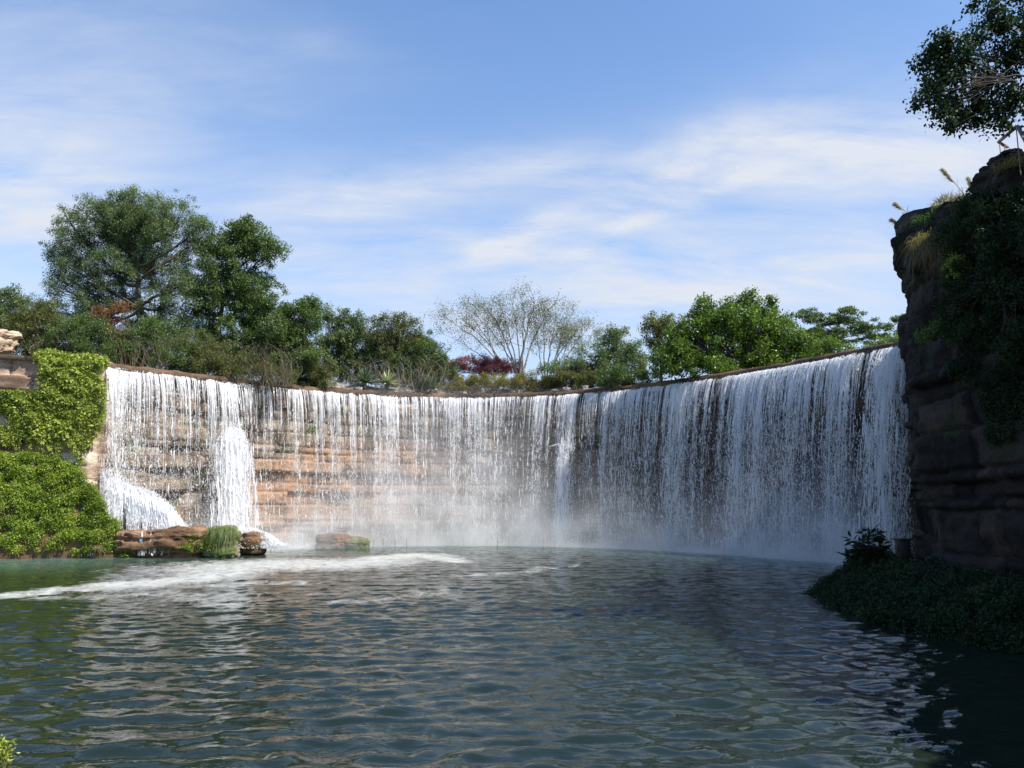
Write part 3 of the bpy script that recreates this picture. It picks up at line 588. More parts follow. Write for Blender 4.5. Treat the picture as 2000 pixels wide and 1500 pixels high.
# mound of white water running over the small rocks
n = 9000; a = rng.random(n); pxm = 455 + 95 * a + rng.normal(0, 8, n); tp = np.interp(pxm, [440, 470, 500, 525, 545, 560], [1035, 1030, 1033, 1042, 1055, 1066])
py = tp + (1071 - tp) * rng.random(n) ** 1.3; ww = (np.abs(pxm - 492) < 17) & (py > 1040) & (rng.random(n) < .8)
cc_ = np.array([P(x_, y_, 49.2 - (y_ - 1030) * .02 + rng.normal(0, .25)) for x_, y_ in zip(pxm[~ww], py[~ww])]); quads(mb, cc_, rng.lognormal(-3.2, .3, len(cc_)), .1, .8)
# trickles down the boulders
for px, w_, n in ((277, 3.5, 60), (299, 3, 28), (175, 5, 16), (322, 5, 10)):
    y0_ = 1036 if px > 200 else 1074; PP = np.array([[P(a_ + q * d_, y_ + (min(y_ + l_, 1086) - y_) * q, 46.25 - .2 * q) for q in np.linspace(0, 1, 5)] for a_, d_, y_, l_ in zip(px + rng.normal(0, w_, n), rng.normal(0, 1.5, n), rng.uniform(y0_, 1076, n), rng.uniform(8, 30, n))]); ribbons(mb, PP, rng.uniform(.015, .04, n))
mb.build('cascade', M['drop'], fall_root)
# splash line along the foot
mb = MB(); n = 80000; uu = rng.uniform(px2u(380), LEN, n); hgt = rng.exponential(.20, n); p, nn_ = lip(uu); off = 1.9 + rng.normal(0, .45, n) + .5 * np.clip((u2px(uu) - 1150) / 500, 0, 1)
cc_ = np.stack([p[:, 0] + nn_[:, 0] * off, p[:, 1] + nn_[:, 1] * off, hgt], 1); quads(mb, cc_, rng.lognormal(-3.6, .35, n), .07, .9)
mb.build('splash', M['drop'], fall_root)

# posts standing in the water in front of the falls
mb = MB(); v = []
for zz_, rr in ((-.4, .032), (.50, .030), (.505, .036), (.545, .036), (.57, .018)):
    th_ = np.arange(8) * math.pi / 4; v.append(np.stack([np.cos(th_) * rr, np.sin(th_) * rr, np.full(8, zz_)], 1))
v.append(np.array([[0, 0, .58]])); V = np.concatenate(v)
q = [[r * 8 + i, r * 8 + (i + 1) % 8, (r + 1) * 8 + (i + 1) % 8, (r + 1) * 8 + i] for r in range(4) for i in range(8)]; t_ = [[32 + i, 32 + (i + 1) % 8, 40] for i in range(8)]
post = MB().add(V, q, t_).build('water_post', M['postmat']); first = True
pxp = [390, 411, 435, 460] + [484 + 22.2 * i for i in range(29)] + [1128 + 26 * i for i in range(19)]
for px in pxp:
    if 615 < px < 725: continue
    yb = np.interp(px, [390, 470, 600, 900, 1100, 1300, 1600], [1081, 1078, 1071, 1065, 1068, 1074, 1091]) + rng.normal(0, .4)
    o = post if first else post.copy()
    if not first: COL.objects.link(o)
    first = False; q_ = W(px + rng.normal(0, 1.2), yb, 0); o.location = (q_[0], q_[1], rng.uniform(-.06, .03)); o.rotation_euler = (rng.normal(0, .03), rng.normal(0, .05), 0)
    tag(o, 'thin dark post standing in the water in the curved row before the falls', 'post', 'thin posts in the water along the foot of the falls')

# ------------------------------------------------------------------ trees
LAI = 2.1
def MR(bl, Y): return float(np.mean([b[2] for b in bl])) * S(Y)
def blobs_world(bl, Y):
    out = []
    for b in bl:
        px, py, rx, ry = b[:4]; dy = b[4] if len(b) > 4 else 0
        y = Y + dy; rx = rx * 1.1 + 1; ry = ry * 1.1 + 1; out.append((P(px, py, y), np.array([rx * S(y), (rx + ry) / 2 * S(y) * .95, ry * S(y)])))
    return out
def tree(name, label, cat, base, Y, bl, leafmat, leaf=.17, lai=3.0, trunk_r=.22, bark='bark', clump=.55, group=None, stems=1, hang=.2, up=.5, flat=.95, aspect=.42, fork=None, twig=True, tip=.12, hazelabel=None):
    b = P(base[0], base[1], Y); root = empty(name, b, label, cat, group); B = blobs_world(bl, Y)
    tb = MB(); lb = MB(); cen = np.mean([x[0] for x in B], 0)
    fk = P(fork[0], fork[1], Y) if fork else b * .6 + cen * .4
    roots = [b + np.array([rng.normal(0, min(.25, .3 * MR(bl, Y))), rng.normal(0, min(.25, .3 * MR(bl, Y))), 0]) if stems > 1 else b for _ in range(stems)]
    forks = []; mr = float(np.mean([x[1].mean() for x in B]))
    for i, r0 in enumerate(roots):
        f_ = fk + (rng.normal(0, min(.8, .6 * mr), 3) * [1, 1, .4] if stems > 1 else 0); forks.append(f_)
        pts_ = curve(r0, f_, rng.normal(0, .12, 3) * [1, 1, 0], 7); tube(tb, pts_, np.linspace(trunk_r, trunk_r * .62, 7) / stems ** .35, 8)
    lead = None
    if fork:
        tp_ = max((x[0] for x in B), key=lambda q: q[2] - .6 * abs(q[0] - fk[0])); lead = curve(fk, tp_, [.1, 0, 0], 9); lead[1:-1] += rng.normal(0, .05, (7, 3)); lead = lead[np.argsort(lead[:, 2])]; tube(tb, lead, np.linspace(trunk_r * .62, trunk_r * .2, 9), 7)
    for c_, r_ in B:
        f_ = forks[rng.integers(len(forks))]
        if lead is not None:
            hz = np.hypot(*(c_ - fk)[:2]); zt = np.clip(c_[2] - .75 * hz, fk[2], lead[-1][2]); f_ = np.array([np.interp(zt, lead[:, 2], lead[:, q]) for q in range(3)])
        L = np.linalg.norm(c_ - f_)
        tgt = c_ + rng.normal(0, .1, 3) * r_; lr = np.clip(trunk_r * .5 * (r_.mean() / 2.2) ** .5, .03, trunk_r * .6)
        limb = curve(f_, tgt, np.array([rng.normal(0, .08), rng.normal(0, .08), -.10]) * L, 8); limb[1:-1] += rng.normal(0, .05, (6, 3)); tube(tb, limb, np.linspace(lr, lr * .35, 8), 6)
        vol = r_.prod(); area = math.pi * r_[0] * r_[2]; K = max(6, int(1.5 * area / (clump ** 2)))
        u = norm(rng.normal(size=(K, 3))); rad = rng.random(K) ** .42 * 1.02; out_ = rng.random(K) < tip; rad[out_] = rng.uniform(1.05, 1.28, out_.sum())
        cc = c_ + u * rad[:, None] * r_ * (1 + .22 * fbm(u * 1.8 + c_, 3, 7))[:, None]
        cr = clump * rng.uniform(.55, 1.25, K); cr[out_] *= .6
        if twig:
            for q_, rr_ in list(zip(cc, cr))[:min(K, 46)]:
                s0 = limb[rng.integers(3, 8)]; tube(tb, curve(s0, q_, np.array([0, 0, -.06]) * np.linalg.norm(q_ - s0), 4), np.linspace(lr * .3, .008, 4), 3)
        nl_ = int(LAI * lai * area / (leaf * leaf * aspect * .5)); wgt = cr ** 2; ci = rng.choice(K, nl_, p=wgt / wgt.sum())
        dd = rng.normal(size=(nl_, 3)); dd = norm(dd) * (rng.random(nl_) ** .55)[:, None] * 1.1
        pos = cc[ci] + dd * cr[ci][:, None] * [1, 1, flat]
        ct = np.clip(rng.normal(.5, .18, K), 0, 1)
        leaves(lb, pos, leaf * rng.uniform(.65, 1.3, nl_), aspect, up, hang, np.clip(ct[ci] * .75 + rng.normal(.12, .16, nl_), 0, 1))
    tb.build('trunk', M[bark], root, smooth=True); lb.build('crown', M[leafmat] if isinstance(leafmat, str) else leafmat, root)
    return root
# big tree at the left
tree('tree', 'largest feathery grey-green tree, on a dark upright trunk above the left of the falls', 'tree', (272, 735), 56, [(262, 405, 58, 34), (235, 440, 50, 40), (265, 432, 72, 52), (330, 440, 52, 58), (205, 440, 50, 42), (175, 395, 22, 14), (385, 475, 26, 38), (150, 500, 48, 40), (112, 490, 25, 24), (225, 520, 60, 46), (300, 520, 60, 44, 1), (365, 540, 46, 40),
      (130, 560, 40, 26), (190, 585, 42, 34), (330, 600, 52, 36), (120, 535, 22, 22), (250, 470, 60, 50, 2), (340, 650, 40, 34), (85, 600, 28, 18), (245, 575, 42, 34, 1.2), (160, 625, 50, 36, 1), (290, 640, 44, 34, 1.5), (140, 440, 34, 30), (395, 440, 22, 22)], 'feather', .14, 1.35, .30, clump=.46, fork=(272, 600), aspect=.34, hang=.35, tip=.16)
tree('tree', 'deep green tree with a limb reaching to the upper right, beside the largest tree', 'tree', (430, 745), 57, [(450, 480, 40, 34), (480, 455, 34, 30), (505, 478, 34, 26), (540, 482, 24, 16), (430, 540, 55, 52), (480, 560, 46, 42), (420, 480, 25, 28), (515, 500, 20, 16), (400, 600, 48, 40), (490, 442, 14, 16), (462, 440, 14, 12)],
     'deep', .17, 2.3, .26, clump=.5, fork=(425, 640), hang=.3, tip=.2)
tree('tree', 'broad bright green tree with a dense rounded top right of the deep green tree', 'tree', (520, 750), 57.5, [(500, 600, 52, 40), (545, 640, 58, 48), (480, 660, 60, 50), (570, 690, 48, 42), (590, 620, 34, 30), (606, 600, 20, 18), (520, 700, 70, 35), (420, 680, 60, 45)], 'deep', .16, 2.9, .24, clump=.5, stems=2, tip=.16)
tree('tree', 'distant dark green tree at the left edge of the picture', 'tree', (10, 690), 62, [(10, 600, 40, 32), (-40, 610, 40, 40), (25, 580, 20, 16), (-15, 650, 60, 40)], 'feather', .17, 2.4, .2, clump=.5)
tree('shrub', 'tall olive shrub between the left edge tree and the large feathery tree', 'shrub', (75, 700), 53, [(60, 630, 34, 34), (90, 655, 40, 40), (50, 670, 45, 28), (120, 680, 40, 28), (30, 640, 26, 22), (95, 610, 24, 16)], 'olive', .13, 2.4, .08, clump=.42, stems=4, bark='brown_twig', hang=.1)
tree('shrub', 'reddish dry shrub under the large feathery tree', 'shrub', (225, 720), 52.5, [(215, 622, 26, 20), (235, 600, 22, 10), (228, 655, 28, 26), (195, 610, 14, 12)], 'dry', .12, 1.3, .06, clump=.35, stems=4, bark='brown_twig')
tree('shrub', 'dark tangled shrub behind the creeper at the left end of the falls', 'shrub', (160, 725), 51.5, [(150, 660, 50, 42), (200, 690, 50, 34), (120, 700, 40, 20), (180, 640, 34, 24)], 'deep', .12, 2.3, .07, clump=.4, stems=5, bark='brown_twig')
tree('shrub', 'dark green undershrub at the foot of the large feathery trunk', 'shrub', (290, 730), 53, [(270, 680, 48, 40), (330, 700, 46, 32), (300, 650, 40, 26), (240, 705, 36, 22)], 'deep', .12, 2.3, .07, clump=.42, stems=5, bark='brown_twig')
tree('shrub', 'brownish twiggy undershrub below the deep green tree', 'shrub', (390, 745), 54, [(380, 690, 46, 36), (430, 710, 50, 34), (360, 720, 34, 22)], 'olive', .11, 1.7, .06, clump=.4, stems=6, bark='brown_twig')
tree('shrub', 'tangle of bare brown branches with few leaves over the lip below the bright green tree', 'shrub', (500, 752), 55, [(480, 722, 50, 26), (540, 735, 46, 18), (450, 735, 30, 16)], 'olive', .10, .8, .06, clump=.4, stems=7, bark='brown_twig')
tree('shrub', 'pale yellow-green feathery shrub right of the broad bright green tree', 'shrub', (600, 755), 58.5, [(600, 710, 34, 40), (625, 735, 30, 22), (580, 735, 30, 22)], 'olive', .12, 2.2, .06, clump=.4, stems=5)
tree('tree', 'slender mid-green tree with an open twin-headed crown behind the middle shrubs', 'tree', (640, 760), 62, [(645, 625, 22, 20), (680, 622, 24, 18), (660, 655, 40, 26), (700, 640, 18, 16), (650, 690, 44, 34)], 'feather', .16, 2.1, .14, clump=.42, tip=.2)
tree('shrub', 'green bamboo-like shrub beside the agaves', 'shrub', (690, 765), 63.8, [(690, 690, 48, 34), (720, 720, 50, 30), (665, 730, 40, 26), (740, 670, 34, 26)], 'deep', .13, 2.0, .07, clump=.42, stems=6)
tree('tree', 'tree with a reddish twiggy top in the middle of the row', 'tree', (770, 765), 63, [(765, 640, 34, 24), (750, 665, 44, 30), (800, 655, 26, 24), (740, 625, 18, 12), (790, 625, 22, 12)], 'olive', .14, 1.5, .14, clump=.42, tip=.22)
tree('shrub', 'wide green shrub in front of the red-topped tree', 'shrub', (800, 768), 64, [(780, 700, 50, 34), (830, 690, 40, 30), (850, 720, 40, 28), (790, 735, 48, 24), (825, 665, 26, 18)], 'deep', .13, 2.4, .08, clump=.45, stems=5)
tree('bougainvillea', 'deep pink flowering bougainvillea behind the golden shrubs', 'shrub', (930, 745), 65, [(880, 716, 36, 11), (935, 708, 34, 13), (975, 711, 32, 12), (1006, 722, 14, 9), (950, 722, 44, 10), (855, 714, 16, 7)], 'magenta', .12, 2.2, .06, clump=.38, stems=5)
tree('shrub', 'golden yellow-leaved shrub in front of the pink bougainvillea', 'shrub', (905, 770), 63.5, [(890, 752, 40, 17), (940, 750, 44, 17), (860, 758, 26, 11)], 'gold', .11, 2.5, .05, clump=.36, stems=5)
tree('shrub', 'olive-gold shrub under the bare slender trees', 'shrub', (1040, 772), 63, [(1000, 750, 44, 16), (1050, 747, 44, 17), (1090, 752, 36, 15)], 'gold', .11, 2.2, .05, clump=.36, stems=5)
tree('shrub', 'low green shrub along the lip between the agaves and the golden shrub', 'shrub', (845, 768), 63.6, [(820, 745, 30, 14), (850, 735, 36, 18)], 'olive', .11, 2.3, .05, clump=.34, stems=4)
tree('shrub', 'dull olive shrub on the lip right of the golden shrubs', 'shrub', (1140, 768), 61.5, [(1110, 742, 40, 22), (1160, 738, 44, 24), (1200, 745, 38, 20)], 'olive', .12, 2.3, .06, clump=.4, stems=5)
tree('tree', 'hazy grey-green loose-topped tree right of the bare slender trees', 'tree', (1200, 760), 62, [(1190, 665, 26, 24), (1220, 690, 38, 26), (1160, 705, 44, 26), (1215, 655, 14, 14), (1240, 715, 30, 26), (1100, 720, 40, 18)], 'feather', .15, 2.0, .14, clump=.42, tip=.22)
tree('shrub', 'dark shaded shrub over the lip left of the dense round tree', 'shrub', (1225, 762), 58.5, [(1200, 738, 40, 18), (1250, 740, 34, 16)], 'deep', .12, 2.4, .06, clump=.36, stems=5)
tree('tree', 'pale yellow-green tree with drooping leaves at the left side of the dense round tree', 'tree', (1290, 755), 58.5, [(1290, 630, 26, 24), (1320, 650, 34, 30), (1275, 655, 18, 20), (1310, 690, 36, 26), (1265, 640, 10, 10)], 'olive', .17, 1.9, .14, clump=.42, hang=.6, tip=.2)
tree('tree', 'dense round bright green tree spreading over the right part of the lip', 'tree', (1420, 748), 55, [(1400, 640, 56, 40), (1465, 630, 56, 40), (1375, 605, 22, 24), (1465, 590, 18, 22), (1430, 605, 24, 18), (1510, 640, 40, 36), (1350, 670, 50, 40), (1540, 675, 42, 34), (1440, 690, 70, 36), (1310, 705, 40, 34), (1500, 705, 60, 28), (1380, 715, 60, 28, -.5), (1555, 690, 22, 22), (1495, 600, 18, 14)],
     'bright', .19, 2.8, .25, clump=.5, stems=3, tip=.15, aspect=.5)
tree('tree', 'flat-layered dark green tree behind the right end of the lip', 'tree', (1620, 700), 56, [(1580, 612, 34, 7), (1605, 625, 44, 8), (1650, 610, 38, 7), (1665, 628, 44, 7), (1630, 645, 60, 8), (1590, 655, 50, 12), (1690, 640, 30, 6), (1700, 655, 34, 6), (1640, 665, 50, 9), (1590, 680, 40, 16)], 'deep', .15, 2.4, .16, clump=.34, flat=.35, tip=.12, fork=(1622, 660))
tree('shrub', 'yellow-green bush at the foot of the flat-layered tree', 'shrub', (1630, 712), 50, [(1625, 680, 30, 20), (1655, 690, 22, 14), (1600, 700, 26, 12)], 'bright', .15, 2.4, .06, clump=.36, stems=4)
tree('shrub', 'small green bush on the lip beside the shaded cliff', 'shrub', (1720, 690), 47, [(1715, 672, 22, 8), (1745, 664, 20, 9), (1690, 684, 20, 6)], 'bright', .12, 2.4, .04, clump=.26, stems=4)
tree('tree', 'dark twig-tipped tree showing beside the cliff edge', 'tree', (1760, 700), 54, [(1740, 640, 18, 6), (1755, 622, 16, 6), (1770, 650, 30, 10), (1730, 655, 14, 4)], 'deep', .15, 2.4, .14, clump=.3, flat=.4)

# bare slender trees fanning upwards
def slender(label, stemspec, Y, leafden, leafmat='olive', sp=.9, leafsz=.13):
    b0 = P(*stemspec[0][0], Y); root = empty('slender_tree', b0, label, 'tree', 'bare slender trees behind the middle of the falls'); tb = MB(); lb = MB(); tips = []
    for (b, t_, r0) in stemspec:
        A = P(b[0], b[1], Y); B_ = P(t_[0], t_[1], Y + rng.normal(0, 1.2)); L = np.linalg.norm(B_ - A)
        pts_ = curve(A, B_, np.array([-(B_[0] - A[0]) * .10, 0, .03 * L]), 10); pts_[1:-1] += rng.normal(0, .035, (8, 3)); tube(tb, pts_, np.linspace(r0, r0 * .15, 10), 5)
        for i in range(16):
            s = rng.uniform(.35, 1); i0 = s * 9; k0 = int(min(i0, 8)); o_ = pts_[k0] + (pts_[k0 + 1] - pts_[k0]) * (i0 - k0); ln = rng.uniform(.8, 2.2) * sp * (1.25 - s * .6)
            d_ = norm(norm(B_ - A) * .8 + rng.normal(0, .55, 3) + [0, 0, .35]); e = o_ + d_ * ln; br = curve(o_, e, rng.normal(0, .06, 3) * ln, 5); tube(tb, br, np.linspace(r0 * .3, .008, 5), 3)
            for j in range(5):
                o2 = br[rng.integers(2, 5)]; e2 = o2 + norm(d_ + rng.normal(0, .6, 3)) * rng.uniform(.3, .9) * sp; tube(tb, [o2, (o2 + e2) / 2 + rng.normal(0, .03, 3), e2], [.011, .008, .005], 3)
                m = rng.poisson(leafden)
                if m: tips.append(np.repeat([e2], m, 0) + rng.normal(0, .22, (m, 3)) * sp)
    T = np.concatenate(tips); leaves(lb, T, leafsz * rng.uniform(.6, 1.2, len(T)), .45, .3, .5)
    tb.build('trunk', M['pale_bark'], root); lb.build('crown', M[leafmat], root)
slender('bare slender tree leaning out to the left behind the bougainvillea', [((985, 728), (850, 610), .06), ((990, 728), (875, 605), .06), ((980, 728), (905, 602), .05), ((975, 728), (930, 600), .05), ((970, 728), (860, 650), .04), ((1000, 728), (950, 600), .05)], 66, 8)
slender('tallest bare slender tree with a fanning vase-shaped crown and thick dark stem', [((1015, 735), (1045, 590), .13), ((1010, 735), (950, 598), .08), ((1018, 735), (1000, 588), .07), ((1020, 735), (1075, 600), .09), ((1012, 735), (975, 595), .07), ((1022, 735), (1020, 585), .06), ((1010, 735), (925, 612), .06)], 64, 10)
slender('bare slender tree with thin upright stems right of the tallest one', [((1065, 740), (1060, 610), .06), ((1068, 740), (1090, 605), .07), ((1075, 740), (1115, 618), .06), ((1070, 740), (1135, 640), .05), ((1060, 740), (1040, 620), .05)], 64.5, 11, sp=.95)
slender('bare slender tree with a leafier crown next to the hazy grey-green tree', [((1085, 742), (1120, 650), .05), ((1090, 742), (1150, 640), .06), ((1092, 742), (1165, 655), .05), ((1080, 742), (1105, 640), .05)], 64, 8.0, 'feather', .9)

# loose stems in the understorey
def thicket(label, px0, px1, pyb, pyt, Y, n, mat='brown_twig', leafm='olive', leafn=3):
    root = empty('thicket', P((px0 + px1) / 2, pyb, Y), label, 'shrub'); tb = MB(); lb = MB(); T = []
    for i in range(n):
        px = rng.uniform(px0, px1); A = P(px, pyb, Y + rng.uniform(-.5, 1.5)); e = P(px + rng.normal(0, 26), pyt + abs(rng.normal(0, .35)) * (pyb - pyt), Y + rng.uniform(-.8, 1.5)); L = np.linalg.norm(e - A)
        pts_ = curve(A, e, np.array([rng.normal(0, .18), 0, .12]) * L, 6); tube(tb, pts_, np.linspace(rng.uniform(.012, .03), .005, 6), 3)
        T.append(pts_[rng.integers(1, 6, leafn)] + rng.normal(0, .14, (leafn, 3)))
    T = np.concatenate(T); leaves(lb, T, .11 * rng.uniform(.6, 1.3, len(T)), .35); tb.build('stems', M[mat], root); lb.build('foliage', M[leafm], root)
thicket('straw-coloured stalks rising in front of the dark undershrubs at the left', 60, 330, 735, 650, 51.2, 170, leafn=9)
thicket('arching pale stalks in front of the broad bright green tree', 400, 570, 755, 665, 54.3, 130, 'brown_twig', 'olive', 8)
thicket('dense brown stalks among the shrubs beside the agaves', 590, 860, 768, 690, 61.8, 240, 'pale_bark', 'olive', 9)
thicket('fine dry stalks along the lip below the slender trees', 870, 1240, 772, 740, 62, 260, 'brown_twig', 'gold', 9)

# agaves
def agave(px, py, r, Y, label, tintb):
    c = P(px, py + r * .35, Y); n = 80; th = rng.uniform(0, 2 * math.pi, n); el = rng.uniform(-.25, 1.45, n); d = np.stack([np.cos(th) * np.cos(el), np.sin(th) * np.cos(el), np.sin(el)], 1)
    root = empty('agave', c, label, 'agave', 'agaves on the ledge behind the lip'); mb = MB(); blades(mb, np.repeat([c], n, 0) + d * .06, r * S(Y) * 1.25 * rng.uniform(.8, 1.05, n), d, .17, .03, 4, np.clip(rng.normal(tintb, .2, n), 0, 1)); mb.build('blades', M['agave'], root)
    mb = MB(); tube(mb, [c - [0, 0, .5], c + [0, 0, .05]], [.1, .12], 8); mb.build('stem', M['brown_twig'], root)
agave(713, 737, 26, 60.9, 'large dark green spiky agave, leftmost of those on the ledge', .3); agave(756, 740, 22, 61.2, 'pale yellow-green spiky agave between two darker ones', .85)
agave(842, 748, 21, 61.9, 'dark green spiky agave right of the pale one', .35); agave(826, 751, 13, 61.9, 'small dark agave tucked against the right-hand dark agave', .3)

# ------------------------------------------------------------------ left creeper and bank
mb = MB(); n = 120000
pxs = rng.uniform(-120, 212, n); pys = rng.uniform(688, 905, n)
dens = np.clip(.62 + .9 * fbm(np.stack([pxs * .018, pys * .022, pxs * 0], 1), 4, 3), 0, 1)
topy = np.interp(pxs, [-120, 60, 72, 95, 140, 170, 205, 212], [760, 762, 700, 694, 706, 702, 706, 718]) + 5 * fbm(np.stack([pxs * .08, pxs * 0, pxs * 0], 1), 3, 8)
low = np.interp(pxs, [-120, 70, 100, 130, 150, 212], [870, 862, 880, 855, 905, 800]) + 34 * fbm(np.stack([pxs * .07, pxs * 0, pxs * 0], 1), 3, 88)
inside = (pys > topy) & (pys < low); patch = (pxs > 145) & (pys > 775); strip = (np.abs(pxs - 92) < 16) | (np.abs(pxs - 140) < 7)
gap = (pys > 835) & ~strip
kp = inside & (pxs < 204 + 10 * fbm(np.stack([pys * .05, pys * 0, pys * 0], 1), 3, 5)) & ((pys > 762) | (pxs > 74 + 12 * fbm(np.stack([pys * .07, pys * 0, pys * 0], 1), 3, 15))) & (rng.random(n) < np.where(patch, dens * .4, np.clip(dens * 2.6 - .78, 0, 1))) & ~(gap & (rng.random(n) < .75))
pxs, pys = pxs[kp], pys[kp]; bul = .16 + .30 * fbm(np.stack([pxs * .05, pys * .06, pxs * 0], 1), 3, 12)
def wallY(px): return np.interp(px, [-260, 218], [44.6, 47.2])
pos = np.array([P(a, b, wallY(a) - .2 - c_ - rng.random() * .25) for a, b, c_ in zip(pxs, pys, bul)])
leaves(mb, pos, .14 * rng.lognormal(-.08, .35, len(pos)), .62, .25, .6, np.clip(.5 + .35 * fbm(pos * .9, 3, 4) + rng.normal(0, .2, len(pos)), 0, 1))
# hanging runners below the creeper
for _ in range(70):
    x0 = rng.uniform(-60, 200); y0 = np.interp(x0, [-120, 70, 100, 130, 150, 212], [850, 842, 860, 835, 875, 780]); L_ = rng.uniform(12, 62); m_ = int(L_ * 2.6); t = rng.random(m_)
    q_ = np.array([P(x0 + 5 * math.sin(u * 4 + x0) + g_, y0 - 14 + L_ * u, wallY(x0) - .3 - .15 * rng.random()) for u, g_ in zip(t, rng.normal(0, 2.2, m_))]); leaves(mb, q_, .11 * rng.lognormal(-.05, .35, m_), .6, .2, .6)
# creeper spilling over the wall top
n = 15000; pxs = rng.uniform(66, 211, n); q_ = np.array([P(a, np.interp(a, [66, 95, 140, 170, 209], [699, 692, 701, 700, 708]) + rng.normal(0, 4), wallY(a) - .3 + rng.random() * 1.6) for a in pxs]); leaves(mb, q_, .14 * rng.uniform(.6, 1.3, n), .7, .4, .2)
o = mb.build('creeper', M['lime']); tag(o, 'yellow-green leafy creeper hanging over the stone wall left of the falls', 'creeper', kind='stuff')
# bank body
bx = np.arange(-420, 268, 4.0); bt = np.interp(bx, [-420, 0, 70, 110, 150, 172, 205, 240, 262, 268], [885, 895, 890, 900, 920, 950, 1000, 1045, 1066, 1080])
rows = []; TT = np.linspace(0, 1, 26)
def bankpt(px, t):
    """t=0 water line, t=1 top against the wall"""
    pyt_ = np.interp(px, bx, bt); q0 = W(px, 1089, 0); y1 = float(wallY(px)) - .35; y0 = min(q0[1], y1 - .4); zt = P(px, pyt_, y1)[2]
    z_ = -.3 + (zt + .3) * t ** .8; y_ = y0 + (y1 - y0) * t ** 1.15; return np.array([(px - 1000) / F * y_ * 1.0 / (math.cos(PITCH) - (750 - (pyt_ + (1089 - pyt_) * (1 - t))) / F * math.sin(PITCH)), y_, z_])
V = np.array([[bankpt(px, t) for t in TT] for px in bx]).reshape(-1, 3); V += np.stack([0 * V[:, 0], -.35 * fbm(V * .9, 4, 6), .15 * fbm(V * .9, 4, 16)], 1)
mb = MB().add(V, grid_faces(len(bx), 26)[:, ::-1]); tag(mb.build('bank', M['soil'], smooth=True), 'steep brown earth bank at the left edge of the pool', 'bank', kind='structure')
mb = MB(); K = 620; pos = []; ct = []; szs = []
for i in range(K):
    px = rng.uniform(-330, 258); t = rng.uniform(.05, 1) if rng.random() < .9 else rng.uniform(.9, 1.0); c = bankpt(px, t); r = rng.uniform(.28, .62) * (1 if px < 200 else .7)
    if t < .12: r *= .6
    m_ = int(330 * (r / .45) ** 2); d_ = norm(rng.normal(size=(m_, 3)) + [0, -.5, .35]); rr = rng.random(m_) ** .3
    pos.append(c + d_ * rr[:, None] * r * [1, .8, .8]); ct.append(np.full(m_, np.clip(rng.normal(.52 - .25 * (px > 150), .16), 0, 1)))
pos = np.concatenate(pos); ct = np.concatenate(ct); leaves(mb, pos, .105 * rng.uniform(.6, 1.4, len(pos)), .5, .6, .1, np.clip(ct + rng.normal(0, .15, len(ct)), 0, 1))
tag(mb.build('undergrowth', M['bank']), 'bright green leafy undergrowth mounded over the left bank', 'undergrowth', kind='stuff')
# plants on the boulders
def patch(name, label, px0, px1, py0, py1, Y, n, mat, sz=.1, kind='stuff', th=.3):
    mb = MB(); a = rng.uniform(px0, px1, n); b = rng.uniform(py0, py1, n); kp = rng.random(n) < np.clip(.5 + 1.2 * fbm(np.stack([a * .06, b * .09, a * 0], 1), 3, 77), 0, 1)
    q_ = np.array([P(x_, y_, Y - rng.random() * th) for x_, y_ in zip(a[kp], b[kp])]); leaves(mb, q_, sz * rng.uniform(.6, 1.3, len(q_)), .5, .4, .1)
    return tag(mb.build(name, M[mat]), label, 'plants', kind=kind)
patch('ground_cover', 'green plants clinging to the right side of the long brown boulder', 365, 420, 1042, 1078, 46.5, 4200, 'bank')
patch('ground_cover', 'thin line of moss plants low on the long brown boulder', 308, 372, 1062, 1072, 46.35, 1500, 'bank', .08)
def tuft(name, label, px, py, Y, n, L, mat, spread=.5, wd=.025, droop=.5, sx=.25, cat='grass tuft', upb=1.0, group=None):
    c = P(px, py, Y); b = c + np.clip(rng.normal(0, 1, (n, 3)), -1.3, 1.3) * [sx, sx * .7, sx * .15]; d = rng.normal(0, spread, (n, 3)) + [0, -.15, upb]
    mb = MB(); blades(mb, b, L * rng.uniform(.5, 1.1, n), d, wd, droop, 5); o = mb.build(name, M[mat], origin=c); return tag(o, label, cat, group)
tuft('grass_tuft', 'fountain of fine green grass on top of the mossy boulder', 434, 1037, 46.75, 2600, .95, 'pale_grass', .55, .018, 1.1, .42)
tuft('grass_tuft', 'pale yellow grass tuft at the water edge below the leafy bank', 190, 1072, 46.0, 120, .75, 'straw', .5, .02, .9, .15)

# ------------------------------------------------------------------ right bank (in the cliff's shade)
wl = [W(1596, 1160, 0), W(1640, 1186, 0), W(1700, 1212, 0), W(1780, 1232, 0), W(1860, 1250, 0), W(1940, 1262, 0), W(2010, 1278, 0), W(2200, 1340, 0)]
wl = [np.array([13.2, 29.5, 0]), np.array([11.2, 28.6, 0])] + wl + [np.array([11.0, 6, 0]), np.array([12, -8, 0])]
wl = np.array(wl); sb = np.concatenate([[0], np.cumsum(np.linalg.norm(np.diff(wl[:, :2], axis=0), axis=1))]); ub = np.arange(0, sb[-1], .15)
we = np.stack([np.interp(ub, sb, wl[:, 0]), np.interp(ub, sb, wl[:, 1])], 1)
we = we + np.stack([.22 * fbm(np.stack([ub * .8, ub * 0, ub * 0], 1), 3, 33), ub * 0], 1)
def rbank(e, t):
    xin = 13.2; return np.stack([e[..., 0] + (xin - e[..., 0]) * t, e[..., 1], -.35 + 1.05 * np.clip(t * 1.9, 0, 1) ** .6 + .45 * t], -1)
tt = np.linspace(0, 1, 16); V = rbank(we[:, None, :] + np.zeros((1, 16, 1)), np.broadcast_to(tt, (len(we), 16))).reshape(-1, 3); V[:, 2] += .12 * fbm(V * 1.3, 4, 3)
